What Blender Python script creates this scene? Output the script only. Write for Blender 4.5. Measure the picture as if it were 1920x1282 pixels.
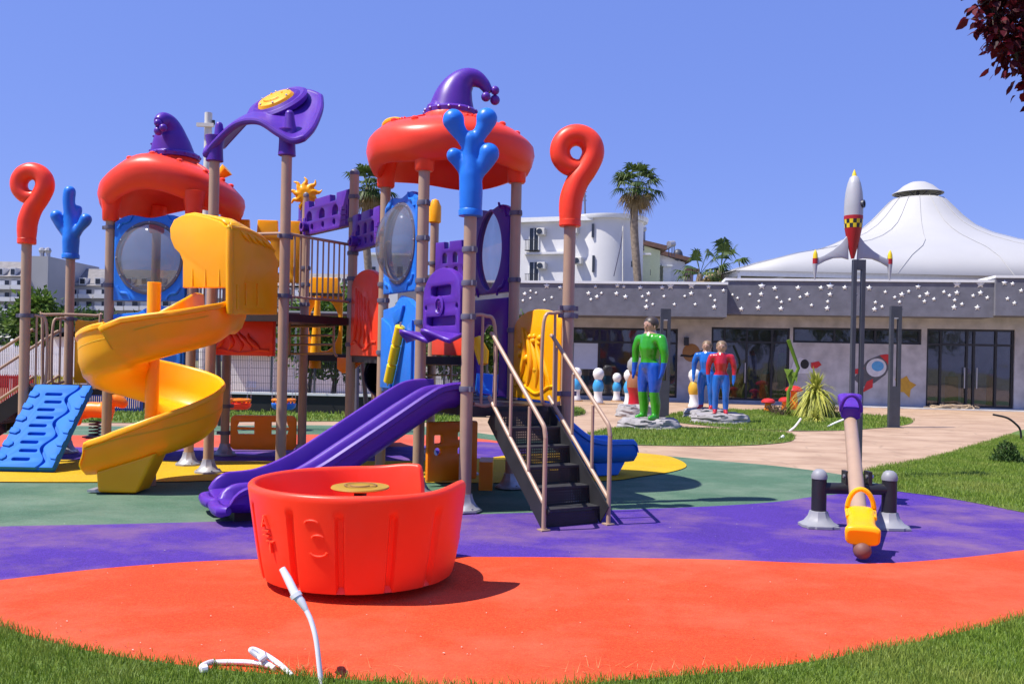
import bpy, bmesh, math, random
from math import sin, cos, tan, pi, radians, sqrt, atan2, exp
from mathutils import Vector, Matrix, noise
random.seed(7)
for o in list(bpy.data.objects): bpy.data.objects.remove(o)
SC = bpy.context.scene
COL = SC.collection

# ------------------------------------------------------------ camera
FPX, HCAM, ROLL, CX, CY = 1650.0, 1.6, radians(1.2), 960.0, 666.0
cam = bpy.data.cameras.new('camera'); camo = bpy.data.objects.new('camera', cam); COL.objects.link(camo)
cam.sensor_width = 36.0; cam.lens = 36.0 * FPX / 1920.0
cam.shift_y = (CY - 641.0) / 1920.0
cam.clip_start = 0.05; cam.clip_end = 5000
camo.matrix_world = Matrix.Translation((0, 0, HCAM)) @ Matrix.Rotation(radians(90), 4, 'X') @ Matrix.Rotation(ROLL, 4, 'Z')
SC.camera = camo

# ------------------------------------------------------------ sky, sun, exposure
SUN_EL, SUN_AZ = radians(60), radians(17)          # azimuth: from the left, turned this much towards the camera side
sdir = Vector((-cos(SUN_EL) * cos(SUN_AZ), -cos(SUN_EL) * sin(SUN_AZ), sin(SUN_EL)))
W = bpy.data.worlds.new('World'); SC.world = W; W.use_nodes = True
nt = W.node_tree; nt.nodes.clear()
wo = nt.nodes.new('ShaderNodeOutputWorld'); bg = nt.nodes.new('ShaderNodeBackground'); sky = nt.nodes.new('ShaderNodeTexSky')
sky.sky_type = 'NISHITA'; sky.sun_disc = False
sky.sun_elevation = SUN_EL; sky.sun_rotation = atan2(sdir.x, sdir.y)
sky.altitude = 0; sky.air_density = 1.0; sky.dust_density = 0.35; sky.ozone_density = 3.0
tint = nt.nodes.new('ShaderNodeMix'); tint.data_type = 'RGBA'; tint.blend_type = 'MULTIPLY'
tint.inputs[0].default_value = 1.0; tint.inputs[7].default_value = (1.05, 0.97, 1.12, 1)
nt.links.new(sky.outputs[0], tint.inputs[6])
deep = nt.nodes.new('ShaderNodeMix'); deep.data_type = 'RGBA'; deep.inputs[0].default_value = 0.72; deep.inputs[7].default_value = (1.13, 1.82, 5.6, 1)   # an even, deep blue day
nt.links.new(tint.outputs[2], deep.inputs[6]); nt.links.new(deep.outputs[2], bg.inputs[0])
bg.inputs[1].default_value = 0.116; nt.links.new(bg.outputs[0], wo.inputs[0])
sl = bpy.data.lights.new('sun', 'SUN'); sl.energy = 5.0; sl.angle = radians(0.5); sl.color = (1.0, 0.95, 0.87)
so = bpy.data.objects.new('sun', sl); COL.objects.link(so)
so.rotation_euler = (-sdir).to_track_quat('-Z', 'Y').to_euler(); so.location = sdir * 60
SC.view_settings.view_transform = 'Standard'; SC.view_settings.look = 'None'
SC.view_settings.exposure = 0.45; SC.view_settings.gamma = 1.0
SC.render.engine = 'CYCLES'
SC.cycles.max_bounces = 8; SC.cycles.diffuse_bounces = 4; SC.cycles.transparent_max_bounces = 12

# ------------------------------------------------------------ helpers: pixels to places
_c, _s = cos(ROLL), sin(ROLL)
def ray(px, py):
    dx, dy = px - CX, py - CY
    return (dx * _c + dy * _s) / FPX, -(-dx * _s + dy * _c) / FPX
def G(px, py, z=0.0):
    a, b = ray(px, py); y = (z - HCAM) / b
    return Vector((a * y, y, z))
def A(px, py, y):
    a, b = ray(px, py); return Vector((a * y, y, HCAM + b * y))
def onplane(px, py, P, Q):
    """ray meets the upright plane through ground points P, Q"""
    a, b = ray(px, py); d = Q - P; n = Vector((-d.y, d.x, 0))
    t = (n.x * P.x + n.y * P.y) / (n.x * a + n.y)
    return Vector((a * t, t, HCAM + b * t))
def onp2(px, py, P, Q):
    w = onplane(px, py, P, Q); d = Vector((Q.x - P.x, Q.y - P.y, 0)).normalized()
    return ((w.x - P.x) * d.x + (w.y - P.y) * d.y, w.z)
V = Vector

# ------------------------------------------------------------ helpers: meshes
class MB:
    def __init__(s): s.v = []; s.f = []
    def add(s, vs, fs):
        b = len(s.v); s.v += [tuple(v) for v in vs]; s.f += [tuple(i + b for i in f) for f in fs]; return s
    def box(s, c, sz, R=None):
        c = V(c); h = V(sz) / 2
        vs = []
        for x in (-1, 1):
            for y in (-1, 1):
                for z in (-1, 1):
                    p = V((x * h.x, y * h.y, z * h.z)); vs.append(c + (R @ p if R else p))
        return s.add(vs, [(0, 1, 3, 2), (4, 6, 7, 5), (0, 4, 5, 1), (2, 3, 7, 6), (0, 2, 6, 4), (1, 5, 7, 3)])
    def bar(s, p, q, w, h=None, up=(0, 0, 1)):
        p, q = V(p), V(q); d = q - p; L = d.length; d.normalize()
        u = V(up)
        if abs(d.dot(u)) > .98: u = V((0, 1, 0))
        x = d.cross(u).normalized(); z = x.cross(d)
        R = Matrix((x, d, z)).transposed()
        return s.box((p + q) / 2, (w, L, h or w), R)
    def tube(s, pts, r, n=10, closed=False, cap=True):
        pts = [V(p) for p in pts]; m = len(pts)
        rr = [r] * m if not hasattr(r, '__len__') else list(r)
        T = []
        for i in range(m):
            a = pts[(i - 1) % m] if (closed or i > 0) else pts[i]
            b = pts[(i + 1) % m] if (closed or i < m - 1) else pts[i]
            T.append((b - a).normalized())
        u = V((0, 0, 1)) if abs(T[0].z) < .9 else V((1, 0, 0))
        x = T[0].cross(u).normalized(); vs = []
        for i in range(m):
            x = (x - T[i] * x.dot(T[i])).normalized(); y = T[i].cross(x)
            for k in range(n):
                a = 2 * pi * k / n; vs.append(pts[i] + (x * cos(a) + y * sin(a)) * rr[i])
        fs = []
        for i in range(m if closed else m - 1):
            j = (i + 1) % m
            for k in range(n):
                l = (k + 1) % n; fs.append((i * n + k, i * n + l, j * n + l, j * n + k))
        if cap and not closed:
            fs.append(tuple(range(n - 1, -1, -1))); fs.append(tuple((m - 1) * n + k for k in range(n)))
        return s.add(vs, fs)
    def lathe(s, prof, c=(0, 0, 0), n=32, R=None, fn=None, cap=True):
        c = V(c); vs = []; m = len(prof)
        for (r, z) in prof:
            for k in range(n):
                a = 2 * pi * k / n; rr, zz = (r, z) if fn is None else fn(r, z, a)
                p = V((rr * cos(a), rr * sin(a), zz)); vs.append(c + (R @ p if R else p))
        fs = []
        for i in range(m - 1):
            for k in range(n):
                l = (k + 1) % n; fs.append((i * n + k, i * n + l, (i + 1) * n + l, (i + 1) * n + k))
        if cap and prof[0][0] > 1e-5: fs.append(tuple(range(n - 1, -1, -1)))
        if cap and prof[-1][0] > 1e-5: fs.append(tuple((m - 1) * n + k for k in range(n)))
        return s.add(vs, fs)
    def ball(s, c, r, n=12, sc=(1, 1, 1)):
        c = V(c); m = max(4, n // 2); vs = []; fs = []
        for i in range(m + 1):
            t = pi * i / m
            for k in range(n):
                a = 2 * pi * k / n
                vs.append(c + V((r * sin(t) * cos(a) * sc[0], r * sin(t) * sin(a) * sc[1], -r * cos(t) * sc[2])))
        for i in range(m):
            for k in range(n):
                l = (k + 1) % n; fs.append((i * n + k, i * n + l, (i + 1) * n + l, (i + 1) * n + k))
        return s.add(vs, fs)
    def grid(s, rows, cu=False):
        n = len(rows[0]); vs = [p for r in rows for p in r]; fs = []
        for i in range(len(rows) - 1):
            for k in range(n if cu else n - 1):
                l = (k + 1) % n; fs.append((i * n + k, i * n + l, (i + 1) * n + l, (i + 1) * n + k))
        return s.add(vs, fs)
    def sweep(s, path, prof, n_up=V((0, 0, 1)), cap=True, lat=None):
        """closed profile of (side, up) pairs along a path"""
        path = [V(p) for p in path]; m = len(path); k = len(prof); rows = []
        for i in range(m):
            t = (path[min(i + 1, m - 1)] - path[max(i - 1, 0)]).normalized()
            x = (lat if lat is not None else t.cross(n_up)).normalized(); u = x.cross(t).normalized()
            rows.append([path[i] + x * a + u * b for a, b in prof])
        b0 = len(s.v); s.grid(rows, True)
        if cap:
            s.f.append(tuple(b0 + j for j in range(k - 1, -1, -1))); s.f.append(tuple(b0 + (m - 1) * k + j for j in range(k)))
        return s
    def sweep2(s, path, pf, lat=None):
        path = [V(p) for p in path]; m = len(path); rows = []
        for i in range(m):
            t = (path[min(i + 1, m - 1)] - path[max(i - 1, 0)]).normalized(); x = (lat if lat is not None else t.cross(V((0, 0, 1)))).normalized(); u = x.cross(t).normalized()
            rows.append([path[i] + x * a + u * b for a, b in pf(i / (m - 1))])
        k = len(rows[0]); b0 = len(s.v); s.grid(rows, True); s.f.append(tuple(b0 + j for j in range(k - 1, -1, -1))); s.f.append(tuple(b0 + (m - 1) * k + j for j in range(k))); return s
    def poly(s, pts): return s.add(pts, [tuple(range(len(pts)))])
    def prism(s, pts, z0, z1):
        n = len(pts); vs = [V((p[0], p[1], z0)) for p in pts] + [V((p[0], p[1], z1)) for p in pts]
        return s.add(vs, [tuple(range(n - 1, -1, -1)), tuple(range(n, 2 * n))] + [(i, (i + 1) % n, (i + 1) % n + n, i + n) for i in range(n)])
    def obj(s, name, mat, parent=None, smooth=35, weld=False):
        me = bpy.data.meshes.new(name); me.from_pydata(s.v, [], s.f)
        return finish(me, name, mat, parent, smooth, weld)

def wloc(o):
    l = V((0, 0, 0))
    while o: l += o.location; o = o.parent
    return l
def finish(me, name, mat, parent=None, smooth=35, weld=True):
    if parent is not None:
        me.transform(Matrix.Translation(-wloc(parent)))
    bm = bmesh.new(); bm.from_mesh(me)
    if weld: bmesh.ops.remove_doubles(bm, verts=bm.verts, dist=1e-5)
    bmesh.ops.recalc_face_normals(bm, faces=bm.faces)
    bm.to_mesh(me); bm.free()
    if smooth:
        for p in me.polygons: p.use_smooth = True
        me.set_sharp_from_angle(angle=radians(smooth))
    me.materials.append(mat)
    o = bpy.data.objects.new(name, me); COL.objects.link(o)
    if parent is not None: o.parent = parent
    return o
def panel(name, loops, t, mat, parent, org, ux, uy=V((0, 0, 1)), bev=.008, off=0.0, smooth=40):
    """flat shape with holes, given depth and rounded edges"""
    cu = bpy.data.curves.new(name, 'CURVE'); cu.dimensions = '2D'; cu.fill_mode = 'BOTH'
    bev = min(bev, t * .45)
    cu.extrude = t / 2 - bev; cu.bevel_depth = bev; cu.bevel_resolution = 1; cu.offset = -bev
    for lp in loops:
        sp = cu.splines.new('POLY'); sp.points.add(len(lp) - 1)
        for i, (x, y) in enumerate(lp): sp.points[i].co = (x, y, 0, 1)
        sp.use_cyclic_u = True
    tmp = bpy.data.objects.new('tmp', cu)
    me = bpy.data.meshes.new_from_object(tmp); bpy.data.objects.remove(tmp); bpy.data.curves.remove(cu)
    ux = V(ux).normalized(); uy = V(uy).normalized(); n = ux.cross(uy)
    M = Matrix.Translation(V(org) + n * off) @ Matrix((ux, uy, n)).transposed().to_4x4()
    me.transform(M); me.materials.clear()
    return finish(me, name, mat, parent, smooth)
def text(name, body, size, t, mat, parent, org, ux, uy=V((0, 0, 1)), off=0.0):
    cu = bpy.data.curves.new(name, 'FONT'); cu.body = body; cu.size = size; cu.extrude = t / 2; cu.align_x = 'CENTER'; cu.align_y = 'CENTER'
    tmp = bpy.data.objects.new('tmp', cu); me = bpy.data.meshes.new_from_object(tmp)
    bpy.data.objects.remove(tmp); bpy.data.curves.remove(cu)
    ux = V(ux).normalized(); uy = V(uy).normalized(); n = ux.cross(uy)
    me.transform(Matrix.Translation(V(org) + n * off) @ Matrix((ux, uy, n)).transposed().to_4x4()); me.materials.clear()
    return finish(me, name, mat, parent, 40)
def thing(name, label, cat, loc=(0, 0, 0), group=None):
    o = bpy.data.objects.new(name, None); COL.objects.link(o); o.location = loc; o.empty_display_size = .1
    return tag(o, label, cat, group)
def tag(o, label=None, cat=None, group=None, kind=None):
    if label: o['label'] = label
    if cat: o['category'] = cat
    if group: o['group'] = group
    if kind: o['kind'] = kind
    return o
def lab(o, l): o['label'] = l; return o
def remesh(o, vox, sm=8):
    m = o.modifiers.new('r', 'REMESH'); m.mode = 'VOXEL'; m.voxel_size = vox; m.use_smooth_shade = True
    s_ = o.modifiers.new('s', 'SMOOTH'); s_.iterations = sm; s_.factor = .5
    return o
def bevel(o, w, seg=2, ang=40):
    m = o.modifiers.new('b', 'BEVEL'); m.width = w; m.segments = seg; m.limit_method = 'ANGLE'; m.angle_limit = radians(ang)
    return o
def catmull(pts, k=8, closed=False):
    pts = [V(p) for p in pts]; n = len(pts); out = []
    for i in range(n if closed else n - 1):
        g = lambda j: pts[j % n] if closed else pts[max(0, min(n - 1, j))]
        a, b, c, d = g(i - 1), g(i), g(i + 1), g(i + 2)
        for q in range(k):
            t = q / k
            out.append(.5 * ((2 * b) + (c - a) * t + (2 * a - 5 * b + 4 * c - d) * t * t + (3 * b - a - 3 * c + d) * t ** 3))
    if not closed: out.append(pts[-1])
    return out
def lerpn(vals, n):
    out = []
    for i in range(n):
        t = i / (n - 1) * (len(vals) - 1); j = min(int(t), len(vals) - 2); out.append(vals[j] + (vals[j + 1] - vals[j]) * (t - j))
    return out
def circ(cx, cy, r, n=32, ry=None, a0=0):
    ry = ry or r
    return [(cx + r * cos(2 * pi * k / n + a0), cy + ry * sin(2 * pi * k / n + a0)) for k in range(n)]
def rrect(x0, y0, x1, y1, r, n=5):
    out = []
    for cx, cy, a in ((x1 - r, y1 - r, 0), (x0 + r, y1 - r, 90), (x0 + r, y0 + r, 180), (x1 - r, y0 + r, 270)):
        for k in range(n + 1):
            t = radians(a + 90 * k / n); out.append((cx + r * cos(t), cy + r * sin(t)))
    return out
def arch(x0, y0, x1, y1, n=10):
    r = (x1 - x0) / 2; cx = (x0 + x1) / 2
    return [(x0, y0), (x1, y0)] + [(cx + r * cos(pi * k / n), y1 - r + r * sin(pi * k / n)) for k in range(n + 1)]
def starpts(cx, cy, r, ri=.45, rot=0.0, n=5):
    return [(cx + (r if k % 2 == 0 else r * ri) * sin(pi * k / n + rot), cy + (r if k % 2 == 0 else r * ri) * cos(pi * k / n + rot)) for k in range(2 * n)]

# ------------------------------------------------------------ helpers: materials
def newmat(name):
    m = bpy.data.materials.new(name); m.use_nodes = True; n = m.node_tree
    return m, n, n.nodes['Principled BSDF']
def mat(name, col, rough=.5, var=.08, scale=6.0, bump=0.0, bscale=60.0, metal=0.0, spec=.5, dirt=0.0, dcol=(.35, .3, .26), dscale=2.0, coat=0.0, sss=0.0, det=4.0):
    m, n, b = newmat(name); N = n.nodes.new; L = n.links.new
    tc = N('ShaderNodeTexCoord'); nz = N('ShaderNodeTexNoise'); nz.inputs['Scale'].default_value = scale; nz.inputs['Detail'].default_value = det
    L(tc.outputs['Object'], nz.inputs['Vector'])
    hs = N('ShaderNodeMapRange'); hs.inputs[1].default_value = .3; hs.inputs[2].default_value = .7
    hs.inputs[3].default_value = 1 - var; hs.inputs[4].default_value = 1 + var; L(nz.outputs[0], hs.inputs[0])
    mx = N('ShaderNodeMix'); mx.data_type = 'RGBA'; mx.blend_type = 'MULTIPLY'; mx.inputs[0].default_value = 1.0
    mx.inputs[6].default_value = (*col, 1); L(hs.outputs[0], mx.inputs[7]); last = mx.outputs[2]
    if dirt > 0:
        n2 = N('ShaderNodeTexNoise'); n2.inputs['Scale'].default_value = dscale; n2.inputs['Detail'].default_value = 8.0; n2.inputs['Roughness'].default_value = .65
        L(tc.outputs['Object'], n2.inputs['Vector'])
        r2 = N('ShaderNodeMapRange'); r2.inputs[1].default_value = .5; r2.inputs[2].default_value = .75; r2.inputs[3].default_value = 0; r2.inputs[4].default_value = dirt
        L(n2.outputs[0], r2.inputs[0])
        m2 = N('ShaderNodeMix'); m2.data_type = 'RGBA'; L(r2.outputs[0], m2.inputs[0]); L(last, m2.inputs[6]); m2.inputs[7].default_value = (*dcol, 1); last = m2.outputs[2]
    L(last, b.inputs['Base Color'])
    rr = N('ShaderNodeMapRange'); rr.inputs[3].default_value = max(.02, rough - .06); rr.inputs[4].default_value = min(1, rough + .08)
    L(nz.outputs[0], rr.inputs[0]); L(rr.outputs[0], b.inputs['Roughness'])
    b.inputs['Metallic'].default_value = metal; b.inputs['Specular IOR Level'].default_value = spec
    if coat: b.inputs['Coat Weight'].default_value = coat; b.inputs['Coat Roughness'].default_value = .15
    if sss: b.inputs['Subsurface Weight'].default_value = sss; b.inputs['Subsurface Radius'].default_value = (1.0, .6, .4); b.inputs['Subsurface Scale'].default_value = .045
    if bump > 0:
        n3 = N('ShaderNodeTexNoise'); n3.inputs['Scale'].default_value = bscale; n3.inputs['Detail'].default_value = 3.0; L(tc.outputs['Object'], n3.inputs['Vector'])
        bp = N('ShaderNodeBump'); bp.inputs['Strength'].default_value = bump; bp.inputs['Distance'].default_value = .01
        L(n3.outputs[0], bp.inputs['Height']); L(bp.outputs[0], b.inputs['Normal'])
    return m
def plastic(name, col, rough=.36): return mat(name, col, rough, var=.05, scale=2.5, bump=.05, bscale=220, sss=.55, spec=.38, dirt=.09, dcol=tuple(c * .6 + .16 for c in col), dscale=3.0)
def rubber(name, col, wear, wamt=.35):
    m, n, b = newmat(name); N = n.nodes.new; L = n.links.new
    tc = N('ShaderNodeTexCoord'); o = tc.outputs['Object']
    def nz(s, d=4, r=.5):
        q = N('ShaderNodeTexNoise'); q.inputs['Scale'].default_value = s; q.inputs['Detail'].default_value = d; q.inputs['Roughness'].default_value = r; L(o, q.inputs['Vector']); return q.outputs[0]
    def mr(i, a, bb, c, d):
        q = N('ShaderNodeMapRange'); L(i, q.inputs[0])
        for k, v_ in enumerate((a, bb, c, d)): q.inputs[k + 1].default_value = v_
        return q.outputs[0]
    vo = N('ShaderNodeTexVoronoi'); vo.inputs['Scale'].default_value = 260; L(o, vo.inputs['Vector'])
    sp = N('ShaderNodeSeparateColor'); L(vo.outputs['Color'], sp.inputs[0])
    fine0 = mr(sp.outputs[0], 0, 1, .6, 1.36); gr_ = mr(nz(55, 4, .8), .3, .7, .72, 1.26)
    fm_ = N('ShaderNodeMath'); fm_.operation = 'MULTIPLY'; L(fine0, fm_.inputs[0]); L(gr_, fm_.inputs[1]); fine = fm_.outputs[0]
    big = mr(nz(.9, 6, .6), .3, .7, .88, 1.1)
    mu = N('ShaderNodeMath'); mu.operation = 'MULTIPLY'; L(fine, mu.inputs[0]); L(big, mu.inputs[1])
    mx = N('ShaderNodeMix'); mx.data_type = 'RGBA'; mx.blend_type = 'MULTIPLY'; mx.inputs[0].default_value = 1; mx.inputs[6].default_value = (*col, 1); L(mu.outputs[0], mx.inputs[7])
    # wear with a shape of its own: pale scuffed drifts, stretched
    mp = N('ShaderNodeMapping'); mp.inputs['Scale'].default_value = (.5, .62, 1); L(o, mp.inputs[0])
    w1 = N('ShaderNodeTexNoise'); w1.inputs['Scale'].default_value = 1.3; w1.inputs['Detail'].default_value = 9; w1.inputs['Roughness'].default_value = .68; L(mp.outputs[0], w1.inputs['Vector'])
    wf = mr(w1.outputs[0], .45, .68, 0, wamt)
    m2 = N('ShaderNodeMix'); m2.data_type = 'RGBA'; L(wf, m2.inputs[0]); L(mx.outputs[2], m2.inputs[6]); m2.inputs[7].default_value = (*wear, 1)
    # dark specks of trodden dirt
    s1 = mr(nz(9, 9, .8), .62, .70, 0, .65)
    m3 = N('ShaderNodeMix'); m3.data_type = 'RGBA'; L(s1, m3.inputs[0]); L(m2.outputs[2], m3.inputs[6]); m3.inputs[7].default_value = tuple(c * .55 + .02 for c in col) + (1,)
    L(m3.outputs[2], b.inputs['Base Color']); b.inputs['Roughness'].default_value = .88; b.inputs['Specular IOR Level'].default_value = .25
    bp = N('ShaderNodeBump'); bp.inputs['Strength'].default_value = .35; bp.inputs['Distance'].default_value = .004; L(vo.outputs['Distance'], bp.inputs['Height']); L(bp.outputs[0], b.inputs['Normal'])
    return m
def leafmat(name, col, col2, trans=.35, patch=None):
    m, n, b = newmat(name); N = n.nodes.new; L = n.links.new
    ge = N('ShaderNodeNewGeometry'); pos = ge.outputs['Position']; mx = N('ShaderNodeMix'); mx.data_type = 'RGBA'; L(ge.outputs['Random Per Island'], mx.inputs[0])
    mx.inputs[6].default_value = (*col, 1); mx.inputs[7].default_value = (*col2, 1); last = mx.outputs[2]
    if patch:
        nz = N('ShaderNodeTexNoise'); nz.inputs['Scale'].default_value = 1.1; nz.inputs['Detail'].default_value = 6; nz.inputs['Roughness'].default_value = .65; L(pos, nz.inputs['Vector'])
        mr = N('ShaderNodeMapRange'); mr.inputs[1].default_value = .46; mr.inputs[2].default_value = .7; mr.inputs[4].default_value = .75; L(nz.outputs[0], mr.inputs[0])
        m2 = N('ShaderNodeMix'); m2.data_type = 'RGBA'; L(mr.outputs[0], m2.inputs[0]); L(last, m2.inputs[6]); m2.inputs[7].default_value = (*patch, 1); last = m2.outputs[2]
    L(last, b.inputs['Base Color'])
    b.inputs['Roughness'].default_value = .5; b.inputs['Specular IOR Level'].default_value = .3
    tr = N('ShaderNodeBsdfTranslucent'); L(last, tr.inputs[0]); ms = N('ShaderNodeMixShader'); ms.inputs[0].default_value = trans
    L(b.outputs[0], ms.inputs[1]); L(tr.outputs[0], ms.inputs[2]); L(ms.outputs[0], n.nodes['Material Output'].inputs[0])
    return m
M = {}
M['red'] = plastic('red_plastic', (.96, .060, .020))
M['yel'] = plastic('yellow_plastic', (1.0, .43, .001))
M['ora'] = plastic('orange_plastic', (.92, .26, .008))
M['pur'] = plastic('purple_plastic', (.098, .026, .34))
M['blu'] = plastic('blue_plastic', (.018, .19, .72))
M['blr'] = mat('ramp_blue_plastic', (.016, .17, .66), .62, var=.06, scale=3, spec=.2, bump=.05, bscale=200)
M['lem'] = plastic('lemon_plastic', (.85, .62, .01))
M['post'] = mat('tan_powder_coat', (.41, .275, .185), .42, var=.05, bump=.03, bscale=300, dirt=.12, dcol=(.25, .2, .17))
M['clamp'] = mat('grey_clamp_plastic', (.12, .115, .16), .45, var=.1)
M['alu'] = mat('cast_aluminium', (.40, .40, .42), .48, metal=.5, var=.15, dirt=.3, dcol=(.3, .28, .26))
M['steelblack'] = mat('black_coated_steel', (.022, .022, .025), .5, var=.2, bump=.03)
M['black'] = mat('black_paint', (.018, .018, .022), .42, var=.15)
M['slate'] = mat('slate_paint', (.055, .058, .072), .45, var=.12)
M['bolt'] = mat('zinc_bolt', (.5, .5, .52), .35, metal=.8)
M['rubber_orange'] = rubber('rubber_orange', (.62, .062, .016), (.66, .14, .07), .6)
M['rubber_purple'] = rubber('rubber_purple', (.070, .029, .26), (.22, .12, .20), .85)
M['rubber_green'] = rubber('rubber_green', (.075, .150, .092), (.18, .24, .17), .7)
M['rubber_yellow'] = rubber('rubber_yellow', (.56, .34, .005), (.54, .38, .06), .3)
M['rubber_coral'] = rubber('rubber_coral', (.58, .085, .045), (.62, .17, .12), .4)
M['white'] = mat('white_paint', (.78, .78, .76), .6, var=.04, dirt=.12, dcol=(.55, .53, .5))
M['membrane'] = mat('white_membrane', (.43, .425, .415), .55, var=.02, scale=.6)
# ============================================================ THE SETTING: ground
def pathmat():
    m, n, b = newmat('stamped_concrete'); N = n.nodes.new; L = n.links.new
    tc = N('ShaderNodeTexCoord'); mp = N('ShaderNodeMapping'); mp.inputs['Scale'].default_value = (.5, 1.0, 1); mp.inputs['Rotation'].default_value = (0, 0, .25); L(tc.outputs['Object'], mp.inputs[0])
    nz = N('ShaderNodeTexNoise'); nz.inputs['Scale'].default_value = 1.6; nz.inputs['Detail'].default_value = 9; nz.inputs['Roughness'].default_value = .65; L(mp.outputs[0], nz.inputs['Vector'])
    cr = N('ShaderNodeValToRGB'); L(nz.outputs[0], cr.inputs[0])
    e = cr.color_ramp.elements; e[0].position = .28; e[0].color = (.28, .17, .105, 1); e[1].position = .72; e[1].color = (.52, .37, .25, 1)
    k = e.new(.5); k.color = (.42, .28, .18, 1)
    vo = N('ShaderNodeTexVoronoi'); vo.feature = 'DISTANCE_TO_EDGE'; vo.inputs['Scale'].default_value = 1.9; L(mp.outputs[0], vo.inputs['Vector'])
    mr = N('ShaderNodeMapRange'); mr.inputs[1].default_value = 0; mr.inputs[2].default_value = .03; mr.inputs[3].default_value = .80; mr.inputs[4].default_value = 1; L(vo.outputs['Distance'], mr.inputs[0])
    mx = N('ShaderNodeMix'); mx.data_type = 'RGBA'; mx.blend_type = 'MULTIPLY'; mx.inputs[0].default_value = 1; L(cr.outputs[0], mx.inputs[6]); L(mr.outputs[0], mx.inputs[7])
    L(mx.outputs[2], b.inputs['Base Color']); b.inputs['Roughness'].default_value = .75
    bp = N('ShaderNodeBump'); bp.inputs['Strength'].default_value = .4; bp.inputs['Distance'].default_value = .02; L(nz.outputs[0], bp.inputs['Height']); L(bp.outputs[0], b.inputs['Normal'])
    return m
M['path'] = pathmat()
M['soil'] = mat('turf_soil', (.10, .16, .026), .95, var=.35, scale=14, bump=.4, bscale=80)
M['earth'] = mat('dry_earth', (.16, .15, .08), .95, var=.3, scale=.3)
M['grass'] = leafmat('grass_blades', (.10, .19, .014), (.28, .38, .055), .3, (.34, .36, .09))
def flat(name, mt, pts, z):
    mb = MB().poly([V((p.x, p.y, z)) for p in pts]); o = mb.obj(name, mt, None, smooth=0)
    if o.data.polygons[0].normal.z < 0: o.data.flip_normals()
    return tag(o, kind='structure')
def pix(seq): return [G(x, y) for x, y in seq]
def smoothpix(seq, k=6): return catmull(pix(seq), k)
flat('ground', M['earth'], [V((-2000, -200, 0)), V((2000, -200, 0)), V((2000, 3000, 0)), V((-2000, 3000, 0))], -.03)
flat('path', M['path'], [V((-30, -3, 0)), V((34, -3, 0)), V((34, 40, 0)), V((-30, 40, 0))], 0)
# rubber surface: a green sheet below, coloured sheets laid over it
g_far = smoothpix([(-400, 790), (0, 797), (300, 799), (560, 797), (800, 800), (900, 812), (1000, 826), (1100, 838), (1235, 853), (1340, 863), (1450, 873), (1540, 884), (1620, 897)])
flat('rubber_surface', M['rubber_green'], g_far + [V((6.5, 9, 0)), V((8, 6, 0)), V((6, 1, 0)), V((-10, 1, 0)), V((-14, 8, 0))], .004)
rear_c = smoothpix([(-400, 808), (0, 815), (300, 817), (560, 815), (800, 816), (900, 823), (960, 832)])
flat('rubber_surface', M['rubber_coral'], rear_c + pix([(960, 850), (500, 850), (-400, 850)]), .008)
rear_p = smoothpix([(-400, 833), (0, 838), (300, 840), (560, 838), (760, 838), (900, 829), (985, 840)])
flat('rubber_surface', M['rubber_purple'], rear_p + pix([(1040, 880), (500, 880), (-400, 880)]), .012)
yel_top = smoothpix([(-400, 858), (0, 862), (300, 865), (600, 866), (860, 864), (960, 854), (1040, 848), (1130, 846), (1235, 854), (1272, 863), (1287, 875), (1262, 885), (1200, 895), (1130, 903), (900, 907), (480, 902), (290, 905), (0, 905), (-400, 900)])
flat('rubber_surface', M['rubber_yellow'], yel_top, .016)
pur_top = smoothpix([(-400, 1002), (0, 988), (200, 984), (430, 978), (600, 972), (890, 965), (1150, 957), (1330, 950), (1450, 942), (1525, 932), (1600, 925), (1700, 922)])
flat('rubber_surface', M['rubber_purple'], pur_top + [V((6.5, 9.5, 0)), V((8, 6, 0)), V((6, 1.2, 0)), V((-9, 1.2, 0))], .008)
ora_top = smoothpix([(-400, 1150), (-200, 1118), (0, 1090), (250, 1063), (500, 1050), (900, 1046), (1300, 1050), (1500, 1057), (1620, 1059), (1750, 1052), (1920, 1033), (2200, 990)])
flat('rubber_surface', M['rubber_orange'], ora_top + [V((7, 1.4, 0)), V((-7, 1.4, 0))], .012)

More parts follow.
